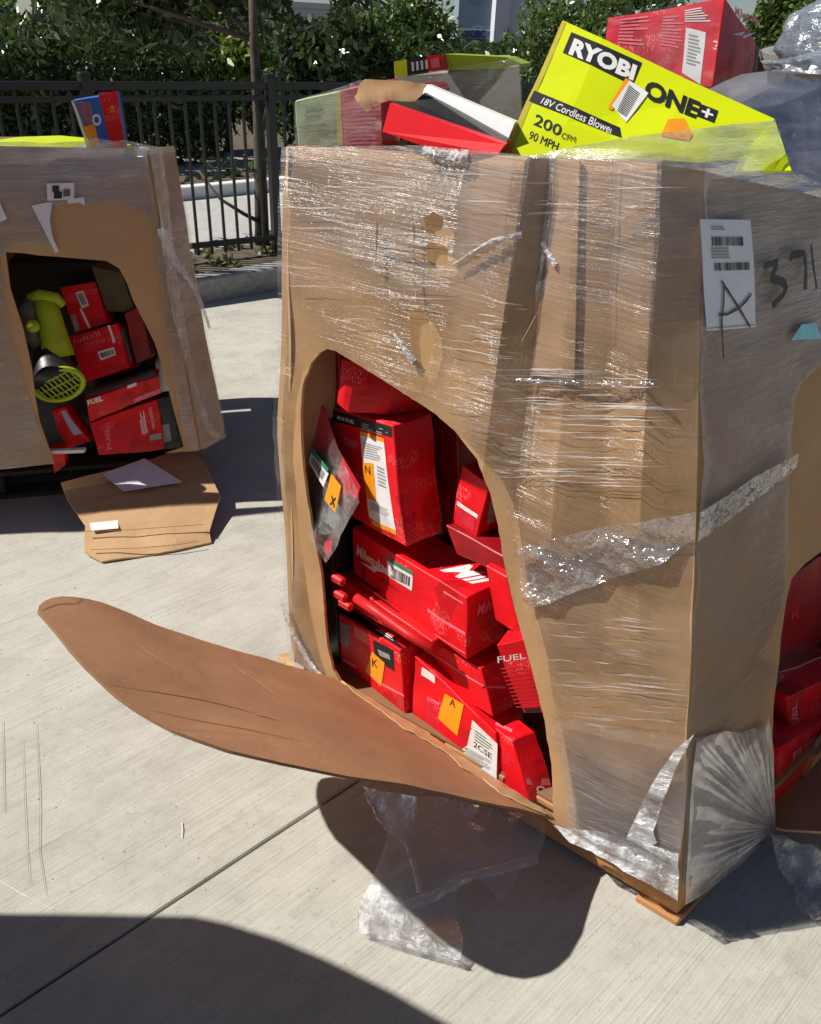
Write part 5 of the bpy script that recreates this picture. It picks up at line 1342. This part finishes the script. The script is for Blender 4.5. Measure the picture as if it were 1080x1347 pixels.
sheet('film_fold', densify([(1013, 1098), (1028, 1098), (1060, 1112), (1095, 1128), (1110, 1165), (1060, 1170), (1040, 1165), (1025, 1140)], 6), [], (6, 6), lambda p, e: gz(p[0], p[1], .012+max(0, 1165-p[1])*.0012)+Vector((0, 0, .02*noise.noise(Vector((p[0]*.05, p[1]*.05, 4))))), 0, (M['film_rope'],), shd)

# ================================================================== THE LEFT BOX
lyaw = 16.5
lb_r = gy(262, 592, 2.63)
la = Vector((math.cos(math.radians(lyaw)), math.sin(math.radians(lyaw)), 0))
ltr = gy(192, 196, 2.72)
lsd = Vector((-la.y, la.x, 0))
lb_r.z = max(lb_r.z, .12)
LF = Ruled([0, 1], [0, 1], [[lb_r-la*1.38-Vector((0, 0, .02)), lb_r], [ltr-la*1.26+Vector((-.0, 0, .02)), ltr]])
lbox = thing('bulk_box', 'shaded cardboard box at the left with its front folded down, green blower inside', 'cardboard box', tuple(lb_r-la*.6), 'bulk boxes on pallets')
lop = [(13, 379), (7, 332), (30, 333), (49, 336), (80, 338), (115, 341), (140, 343), (157, 353), (167, 372), (175, 395), (190, 424), (203, 450), (212, 477), (221, 510), (230, 545), (242, 588), (200, 602), (150, 616), (80, 634), (66, 595), (52, 555), (46, 520), (42, 483), (30, 430)]
lopen = densify(px2(LF, lop, .8, .4), .02)
sheet('front_wall', outl, [lopen], (.03, .04), ffn(LF), .007, (M['card_bare'] if 'card_bare' in M else M['card_pale'], M['card_in'], M['card_edge']), lbox)
# corner facet and the other walls
ch = (la+lsd).normalized()*.13
LC = Ruled([0, 1], [0, 1], [[lb_r, lb_r+ch], [ltr, ltr+ch*.85]])
sheet('corner_wall', outl, [], (.1, .05), ffn(LC), .007, (M['card'], M['card_in'], M['card_edge']), lbox)
LR_ = Ruled([0, 1], [0, 1], [[lb_r+ch, lb_r+ch+lsd*.9], [ltr+ch*.85, ltr+ch*.85+lsd*.85-Vector((0, 0, .10))]])
sheet('side_wall', outl, [], (.1, .1), ffn(LR_), .007, (M['card'], M['card_in'], M['card_edge']), lbox)
lbl = lb_r-la*1.38; ltl = ltr-la*1.26
LL_ = Ruled([0, 1], [0, 1], [[lbl+lsd*1.0, lbl], [ltl+lsd*.95, ltl]])
sheet('side_wall', outl, [], (.1, .1), ffn(LL_), .007, (M['card'], M['card_in'], M['card_edge']), lbox)
LB_ = Ruled([0, 1], [0, 1], [[lb_r+ch+lsd*.9, lbl+lsd*1.0], [ltr+ch*.85+lsd*.85-Vector((0,0,.10)), ltl+lsd*.95-Vector((0,0,.10))]])
sheet('back_wall', outl, [], (.1, .1), ffn(LB_), .007, (M['card'], M['card_in'], M['card_edge']), lbox)
# film
LFf = Ruled([0, 1], [0, 1], LF.rows, off=.005, rip=.004)
lfh = [(70, 273), (88, 268), (104, 267), (112, 272), (120, 268), (154, 267), (180, 276), (196, 288), (204, 299), (207, 320), (209, 361), (214, 400), (219, 440), (228, 500), (240, 560), (250, 592), (200, 606), (80, 640), (60, 590), (30, 500), (8, 420), (0, 340), (20, 322), (48, 320), (72, 328), (66, 300)]
sheet('stretch_film', outl, [densify(px2(LFf, lfh, .8, .5), .02)], (.016, .018), ffn(LFf), 0, (M['film_far'],), lbox)
LCf = Ruled([0, 1], [0, 1], LC.rows, off=.008, rip=.005)
M['film_far2'] = film_mat('far_box_corner_film', veil=.16, rng_=(0, .40), stretch=(6, 6, 14), tint=(.76, .73, .70), bstr=.6, gl=.2)
sheet('stretch_film', outl, [], (.06, .02), ffn(LCf), 0, (M['film_far2'],), lbox)
# loose tail of film hanging off the corner
def ribbon(name, P3, w0, w1, mat, parent, n=60, nw=5, seed=0, amp=.006):
    V = []; Fc = []
    for i in range(n+1):
        f = i/n*(len(P3)-1); k = min(int(f), len(P3)-2); p = lerp(P3[k], P3[k+1], f-k); d = (P3[k+1]-P3[k]).normalized(); sd = d.cross(Vector((.2, -1, .1))).normalized()
        wd = (w0+(w1-w0)*i/n)*(.7+.6*abs(noise.noise(Vector((i*.2, seed, 0)))))
        for j in range(nw+1):
            u = j/nw-.5; V.append(p+sd*u*wd+Vector((0, -1, 0))*(amp*noise.noise(Vector((i*.4, j*1.3, seed)))+.004*math.cos(u*3)))
    for i in range(n):
        for j in range(nw): a = i*(nw+1)+j; Fc.append((a, a+1, a+nw+2, a+nw+1))
    return mesh(name, V, Fc, mat, parent, True)
yl = 2.66
ribbon('film_tail', [gy(x, y, yl+.02) for x, y in ((212, 300), (222, 330), (235, 350), (250, 368), (262, 392), (272, 420), (276, 432))], .035, .010, M['film_white'], lbox)
ribbon('film_tail', [gy(x, y, yl) for x, y in ((206, 200), (214, 260), (222, 330), (232, 400), (244, 460), (256, 520), (272, 560), (288, 575))], .045, .035, M['film_far2'], lbox, seed=3, amp=.006)
# papers on the left box
qf = surf_face(LF, [(63, 264), (98, 262), (98, 240), (62, 241)], .012, .8, .9)
lab = decal(qf, (0, 0, 1, 1), M['paper'], lbox, 'label', 0)
decal(qf, (.25, .1, .55, .5), M['ink'], lbox, 'print_block', .002); decal(qf, (.2, .5, .45, .85), M['ink'], lbox, 'print_block', .002); decal(qf, (.6, .2, .85, .62), M['greyplastic'], lbox, 'print_block', .002)
qp = surf_face(LF, [(0, 0)]*4, .010, .8, .8)
def polyon(S, pxs, mat, name, parent, e=.010, a=.8, t=.7):
    V = [on(S, x, y, e, a, t) for x, y in pxs]
    return mesh(name, V, [tuple(range(len(V)))], mat, parent)
polyon(LF, [(42, 270), (69, 265), (66, 290), (70, 312), (78, 330), (73, 332), (60, 305)], M['paper'], 'torn_paper', lbox)
polyon(LF, [(88, 262), (111, 259), (112, 270), (104, 266), (90, 268)], M['paper'], 'torn_paper', lbox)
polyon(LF, [(-20, 262), (0, 264), (10, 288), (-5, 294), (-25, 290)], M['paper'], 'torn_paper', lbox)
# folded-down flap of the left box
fh, fe = gz(82, 636, .125), gz(246, 590, .13)
fm0, fm1 = gz(84, 655, .07), gz(287, 643, .075)
def lf_mesh(name, A, mats, th=.006):
    pass
def quadsheet(name, rows, th, mats, parent, amp=.004, nu=24, nv=4):
    """rows: list of polylines (same count) -> smooth sheet with thickness"""
    V = []; R_ = len(rows); C_ = len(rows[0]); W_ = nu+1; Hn = (R_-1)*nv+1
    for j in range(Hn):
        f = j/nv; r = min(int(f), R_-2); g_ = f-r
        for i in range(W_):
            h = i/nu*(C_-1); k = min(int(h), C_-2); m_ = h-k
            p = lerp(lerp(rows[r][k], rows[r][k+1], m_), lerp(rows[r+1][k], rows[r+1][k+1], m_), g_)
            V.append(p+Vector((0, 0, amp*noise.noise(p*9)+amp*.3*noise.noise(p*40))))
    n = len(V); V += [v-Vector((0, 0, th)) for v in V]; Fc = []; mi = []
    for j in range(Hn-1):
        for i in range(W_-1):
            a = j*W_+i; Fc.append((a, a+1, a+W_+1, a+W_)); mi.append(0); Fc.append((a+n, a+n+W_, a+n+W_+1, a+n+1)); mi.append(1)
    for i in range(W_-1):
        for a in (i, (Hn-1)*W_+i): Fc.append((a, a+1, a+1+n, a+n)); mi.append(2)
    for j in range(Hn-1):
        for a in (j*W_, j*W_+W_-1): Fc.append((a, a+W_, a+W_+n, a+n)); mi.append(2)
    me = bpy.data.meshes.new(name); me.from_pydata([tuple(v) for v in V], [], Fc); me.polygons.foreach_set('material_index', mi); me.update(); fixn(me)
    return link(name, me, mats, parent)
def zr(l): return [gz(x, y, z) for x, y, z in l]
quadsheet('cut_flap', [zr([(80, 635, .13), (140, 619, .13), (200, 603, .13), (252, 588, .13)]), zr([(84, 646, .10), (145, 634, .10), (210, 622, .10), (272, 612, .10)]),
                       zr([(88, 655, .085), (150, 652, .08), (215, 648, .08), (284, 640, .075)]), zr([(96, 668, .07), (155, 664, .07), (220, 660, .07), (290, 652, .06)]),
                       zr([(112, 690, .05), (165, 689, .05), (225, 683, .05), (282, 676, .045)]), zr([(111, 709, .03), (165, 706, .03), (225, 701, .03), (276, 697, .03)]),
                       zr([(111, 725, .022), (165, 721, .02), (225, 716, .02), (276, 703, .02)]), zr([(134, 739, .008), (180, 732, .008), (230, 724, .008), (278, 713, .008)])],
          .006, (M['card_pale'], M['card'], M['card_edge']), lbox, .004)
for ln in ([(111, 699), (170, 697), (225, 693), (268, 690)], [(120, 723), (180, 721), (230, 717), (262, 712)]):
    P3 = [gz(x, y, .055 if ln[0][1] == 699 else .032) for x, y in ln]; V = []
    for i, p in enumerate(P3): V += [p+Vector((0, .002, 0)), p-Vector((0, .002, 0))]
    mesh('crease_line', V, [(2*i, 2*i+1, 2*i+3, 2*i+2) for i in range(3)], M['card_line'], lbox)
tp = [gz(118, 688, .056), gz(155, 684, .055), gz(156, 695, .050), gz(120, 698, .049)]
mesh('tape_strip', tp, [(0, 1, 2, 3)], M['white'], lbox)
ps = [gz(134, 624, .122), gz(190, 603, .148), gz(240, 634, .098), gz(163, 646, .100)]
o = mesh('paper_sheet', ps+[p-Vector((0, 0, .001)) for p in ps], [(0, 1, 2, 3), (7, 6, 5, 4), (0, 4, 5, 1), (1, 5, 6, 2), (2, 6, 7, 3), (3, 7, 4, 0)], M['paper'])
settle(o); prop(o, 'white sheet of paper lying on the folded-down flap of the left box', 'paper')
pl0 = lb_r-la*.06+lsd*.14; pl0.z = 0
pallet('pallet painted dark for shade under the left box', tuple(pl0), lsd, -la, .95, 1.30, .10, pm=simple('shade_dark_pallet_wood', (.05, .04, .035), .85, .3, 20, .3))  # near-black wood paints the shade beneath the box

# cartons in the left box
def fl(px, py, d):
    n = LF.nrm(.7, .4); p = LF.raw(.7, .4)-n*d; return gpl(px, py, p, n)
GL = 'red tool cartons inside the left box'
c = Hexa('carton', 'tilted red carton with a small white barcode, topmost in the left box opening', [(80, 379), (125, 370), (141, 425), (98, 438)], fl(140, 425, .18), 4, .12, M['red'], group=GL, tilt=16)
c.dq('F', [(99, 386), (109, 383), (117, 402), (107, 406)], M['white'], 'label'); c.dq('F', [(101, 388), (108, 386), (114, 400), (108, 402)], M['grey'], 'barcode', off=.0016)
c.dq('F', [(104, 407), (107, 406), (119, 430), (116, 432)], M['white'], 'print_stripe')
c.dq('F', [(93, 415), (98, 413), (104, 433), (98, 436)], M['grey'], 'print_patch')
c = Hexa('carton', 'red carton with white bar and barcode label, second from top in left box', [(91.4, 442.4), (153.5, 424.5), (171.4, 483), (111, 503)], fl(171, 483, .12), 4, .13, M['red'], group=GL, tilt=18)
c.dq('F', [(129, 463), (150, 456), (153, 466), (133, 474)], M['white'], 'label'); g1 = c.sub('F', [(134, 471), (151, 465), (149, 459), (131, 465)]); lines(g1, (0, 0, 1, 1), 12, M['ink'], c.o, 'barcode', bars=True, off=.0018)
c.dq('F', [(141, 428), (144, 427), (152, 450), (149, 451)], M['white'], 'print_stripe')
g1 = c.sub('F', [(98, 452), (135, 441), (132, 434), (96, 445)]); lines(g1, (0, 0, 1, 1), 9, M['pink'], c.o, vertical=True)
c.dq('R', [(157, 432), (168, 430), (176, 470), (172, 478)], M['grey'], 'print_patch')
c = Hexa('carton', 'flat red carton with grey top edge, third from the top in the left box', [(112.6, 525.7), (207, 496), (212, 518), (119, 555)], fl(212, 516, .07), 14, .13, M['red'], group=GL, tilt=6)
c.dq('T', [(113, 524), (206, 495), (200, 483), (112, 514)], M['grey'], 'grey_top')
g1 = c.sub('F', [(116, 533), (136, 527), (135, 520), (114, 527)]); text_on(g1, (0, 0, 1, 1), 'FUEL', M['white'], c.o, .04)
c.dq('F', [(176, 526), (212, 511), (212, 517), (177, 531)], M['pink'], 'print_patch')
c.dq('F', [(168, 508), (180, 504), (181, 508), (169, 512)], M['white'], 'print_patch')
c = Hexa('carton', 'red carton printed with white letters, lowest in the left box opening', [(119, 556.7), (206, 525.7), (217, 591), (129, 600)], fl(215, 591, .05), 10, .15, M['red'], group=GL, tilt=14)
g1 = c.sub('F', [(142, 592), (147, 591), (142, 560), (136, 562)]); text_on(g1, (0, 0, 1, 1), 'FUEL', M['pink'], c.o, .04, rot=1)
g1 = c.sub('F', [(152, 582), (178, 577), (174, 548), (150, 556)]); lines(g1, (0, 0, 1, 1), 8, M['pinkred'], c.o, vertical=True)
g1 = c.sub('F', [(188, 572), (196, 570), (190, 540), (182, 543)]); lines(g1, (0, 0, 1, 1), 4, M['white'], c.o, vertical=True)
c.dq('F', [(200, 565), (204, 564), (199, 535), (195, 537)], M['pink'], 'print_stripe')
c.dq('F', [(198, 580), (214, 577), (212, 570), (197, 573)], M['grey'], 'print_patch')
c = Hexa('carton', 'small leaning red carton with lilac sticker, low in the left box', [(67, 539), (85, 534), (118, 581), (88, 592)], fl(117, 581, .08), 8, .09, M['red'], group=GL, tilt=14)
c.dq('F', [(80, 540), (86, 539), (108, 570), (97, 573)], M['lilac'], 'sticker')
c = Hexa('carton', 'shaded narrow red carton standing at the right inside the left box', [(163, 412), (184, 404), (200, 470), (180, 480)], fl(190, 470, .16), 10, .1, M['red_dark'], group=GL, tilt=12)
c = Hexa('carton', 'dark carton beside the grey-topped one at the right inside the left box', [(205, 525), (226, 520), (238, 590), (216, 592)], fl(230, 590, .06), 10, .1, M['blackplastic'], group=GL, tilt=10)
c.dq('F', [(212, 560), (222, 557), (226, 580), (216, 583)], M['grey'], 'print_patch')
c = Hexa('carton', 'bright red scrap of carton at the very bottom left of the left box opening', [(66, 592), (86, 592), (86, 612), (72, 624)], fl(80, 610, .05), 10, .06, M['red'], group=GL)
st = slab('white_stick', fl(86, 593, .035), fl(112, 592, .035)-fl(60, 594, .035), (0, .02, 0), (0, 0, .012), M['white']); settle(st); st.name = 'flat_stick'; prop(st, 'thin pale strip lying below the leaning lilac-stickered carton in the left box', 'strip')
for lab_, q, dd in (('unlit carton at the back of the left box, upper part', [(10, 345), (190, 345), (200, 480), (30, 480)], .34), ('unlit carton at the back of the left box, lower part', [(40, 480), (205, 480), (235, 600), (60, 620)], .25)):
    Hexa('carton', lab_, q, fl(q[1][0], q[1][1], dd), 14, .3, M['blackplastic'], group=GL)  # black bodies put the darkness of the box's depth into the colour
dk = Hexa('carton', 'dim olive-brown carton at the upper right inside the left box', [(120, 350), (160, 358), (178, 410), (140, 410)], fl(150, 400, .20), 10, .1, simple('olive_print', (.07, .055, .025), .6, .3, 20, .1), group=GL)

# leaf blower
bl = thing('leaf_blower', 'acid-green and black leaf blower with round grille, inside the left box', 'leaf blower', tuple(fl(78, 530, .08)))
def lathe(name, path, rad, mat, parent, n=24):
    return tube(name, path, rad, mat, parent, n)
ax = [fl(56, 392, .12), fl(62, 408, .11), fl(68, 430, .10), fl(73, 450, .09), fl(78, 470, .08)]
tube('motor_housing', ax, [.030, .040, .042, .046, .050], M['lime'], bl, 20)
hb = [fl(40, 395, .11), fl(36, 410, .10), fl(40, 435, .10), fl(52, 455, .09)]
tube('grip', hb, [.018, .030, .030, .024], M['greyplastic'], bl, 14)
tube('side_cap', [fl(43, 429, .06), fl(43, 429, .045)], [.022, .019], M['lime'], bl, 20)
tube('trigger_bridge', [fl(38, 392, .11), fl(52, 388, .10), fl(74, 392, .10), fl(84, 402, .10)], [.014, .018, .018, .012], M['lime'], bl, 12)
cone = [fl(64, 462, .09), fl(68, 478, .075), fl(74, 496, .05), fl(76, 503, .035)]
tube('intake_cone', cone, [.048, .062, .076, .080], M['blackplastic'], bl, 28)
cen = fl(77, 506, .03); nrmv = Vector((.18, -.80, -.30)).normalized()
a1 = nrmv.cross(Vector((0, 0, 1))).normalized(); b1 = a1.cross(nrmv).normalized()
# ellipse tilt: major axis rises to the right
th_ = math.radians(28); a2 = a1*math.cos(th_)+b1*math.sin(th_); b2 = -a1*math.sin(th_)+b1*math.cos(th_)
if proj(cen+a2*.05)[0] < proj(cen)[0]: a2 = -a2
if proj(cen+a2*.05)[1] > proj(cen)[1]: b2_ = a2.copy(); a2 = a1*math.cos(th_)-b1*math.sin(th_); b2 = a1*math.sin(th_)+b1*math.cos(th_)
A_, B_ = .085, .062
ringp = [cen+a2*A_*math.cos(t)+b2*B_*math.sin(t) for t in np.linspace(0, 2*math.pi, 33)]
tube('grille_ring', ringp, .009, M['lime'], bl, 8, cap=False)
V = [cen-nrmv*.006]+[cen-nrmv*.006+(p-cen) for p in ringp[:-1]]
mesh('grille_back', V, [(0, i+1, (i+1) % 32+1) for i in range(32)], M['blackplastic'], bl)
for k in range(-4, 5):
    f = k/5; hw = B_*math.sqrt(max(.05, 1-f*f)); p = cen+a2*A_*f
    tube('grille_slat', [p-b2*hw, p+nrmv*.004, p+b2*hw], .0028, M['lime'], bl, 6)
for k in (-.5, 0, .5):
    hw = A_*math.sqrt(1-k*k); tube('grille_slat', [cen+b2*B_*k-a2*hw, cen+b2*B_*k+nrmv*.005, cen+b2*B_*k+a2*hw], .0028, M['lime'], bl, 6)

# on top of the left box
def tl(px, py, d=0): return gy(px, py, 2.74+d)
top_y = 2.80
toy = Hexa('toy_carton', 'blue, red and orange picture carton standing tilted out of the left box', [(96, 132), (154, 122), (168, 215), (128, 215)], gy(160, 200, 2.86), 10, .05, M['blue'], bulge=.002)
toy.dq('F', [(129, 122), (154, 119), (166, 205), (150, 208)], M['red'], 'red_panel')
toy.dq('F', [(100, 135), (118, 134), (136, 208), (124, 210)], M['orange'], 'orange_panel')
toy.dq('F', [(100, 136), (117, 134), (124, 163), (110, 167)], simple('mauve_print', (.28, .10, .20), .5, .3, 60, 0), 'picture', off=.0016)
toy.dq('F', [(94, 133), (97, 132), (125, 212), (121, 212)], M['white'], 'white_edge', off=.002)
g1 = toy.sub('F', [(122, 165), (134, 165), (133, 149), (121, 150)])
rr_ = [g1(.5+.5*math.cos(a), .5+.5*math.sin(a), .003) for a in np.linspace(0, 2*math.pi, 20, endpoint=False)]+[g1(.5+.28*math.cos(a), .5+.28*math.sin(a), .003) for a in np.linspace(0, 2*math.pi, 20, endpoint=False)]
mesh('round_mark', rr_, [(i, (i+1) % 20, 20+(i+1) % 20, 20+i) for i in range(20)], M['white'], toy.o)
toy.dq('F', [(141, 140), (149, 138), (151, 147), (142, 148)], M['orange'], 'print_patch')
fy = prism('flat_carton', [(-60, 192), (0, 190), (60, 196), (102, 203), (100, 212), (-60, 204)], 2.74, .30, M['yellow'], None, ys=[2.80, 2.80, 2.78, 2.76, 2.74, 2.76])
settle(fy); prop(fy, 'flat acid-yellow carton under film along the rim of the left box', 'carton')
bp_ = prism('crushed_carton', [(84, 200), (98, 193), (104, 196), (106, 204), (90, 206)], 2.80, .05, M['white'], None)
settle(bp_); prop(bp_, 'small crushed white packet on the rim of the left box beside the blue carton', 'packet')
rimfilm('film_over_rim', [(-60, 186), (0, 187), (30, 186), (60, 188), (112, 186), (128, 182), (150, 186), (165, 184), (190, 190), (205, 192), (212, 200), (190, 206), (150, 208), (100, 214), (50, 208), (-60, 202)],
        lambda x, y: 2.70, M['film_rim'], .02, lbox)
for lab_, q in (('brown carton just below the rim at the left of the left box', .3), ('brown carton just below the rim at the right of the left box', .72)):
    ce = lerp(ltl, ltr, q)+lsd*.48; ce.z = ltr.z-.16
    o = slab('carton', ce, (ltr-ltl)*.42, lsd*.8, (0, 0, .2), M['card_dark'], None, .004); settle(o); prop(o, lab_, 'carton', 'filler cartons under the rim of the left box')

# ================================================================== THIRD BOX (added out of view on the left, its outline shaped by the shadow it casts)
third = thing('bulk_box', 'added shadow-casting box out of view that darkens the lower left corner', 'cardboard box', (-1.6, .4, 0), 'bulk boxes on pallets')
K3 = SUN_K*1.36
sh = [(-.95, .955), (-.754, .972), (-.60, .985), (-.471, .988), (-.39, .990), (-.322, .978), (-.22, .950), (-.123, .914), (0, .860), (.116, .800), (.24, .70), (.30, .45), (.26, 0), (.10, -.25), (-.2, -.3), (-.95, -.3)]
ring3 = [Vector((x-K3*math.cos(SUN_AZ), y-K3*math.sin(SUN_AZ), 0)) for x, y in sh]
n3 = len(ring3); V = [p*1+Vector((0, 0, .13)) for p in ring3]+[p+Vector((0, 0, 1.36)) for p in ring3]
V += [p*1 + Vector((0, 0, 1.33)) for p in ring3]
mesh('walls', V[:2*n3], [(i, (i+1) % n3, (i+1) % n3+n3, i+n3) for i in range(n3)]+[tuple(range(n3))], M['card'], third)
mesh('lid', [p+Vector((0, 0, 1.34)) for p in ring3], [tuple(range(n3))], M['card_in'], third)
pallet('pallet under the added shadow-casting box out of view on the left', (-1.15, -.2, 0), Vector((-1, 0, 0)), Vector((0, 1, 0)), .8, 1.05, .125)
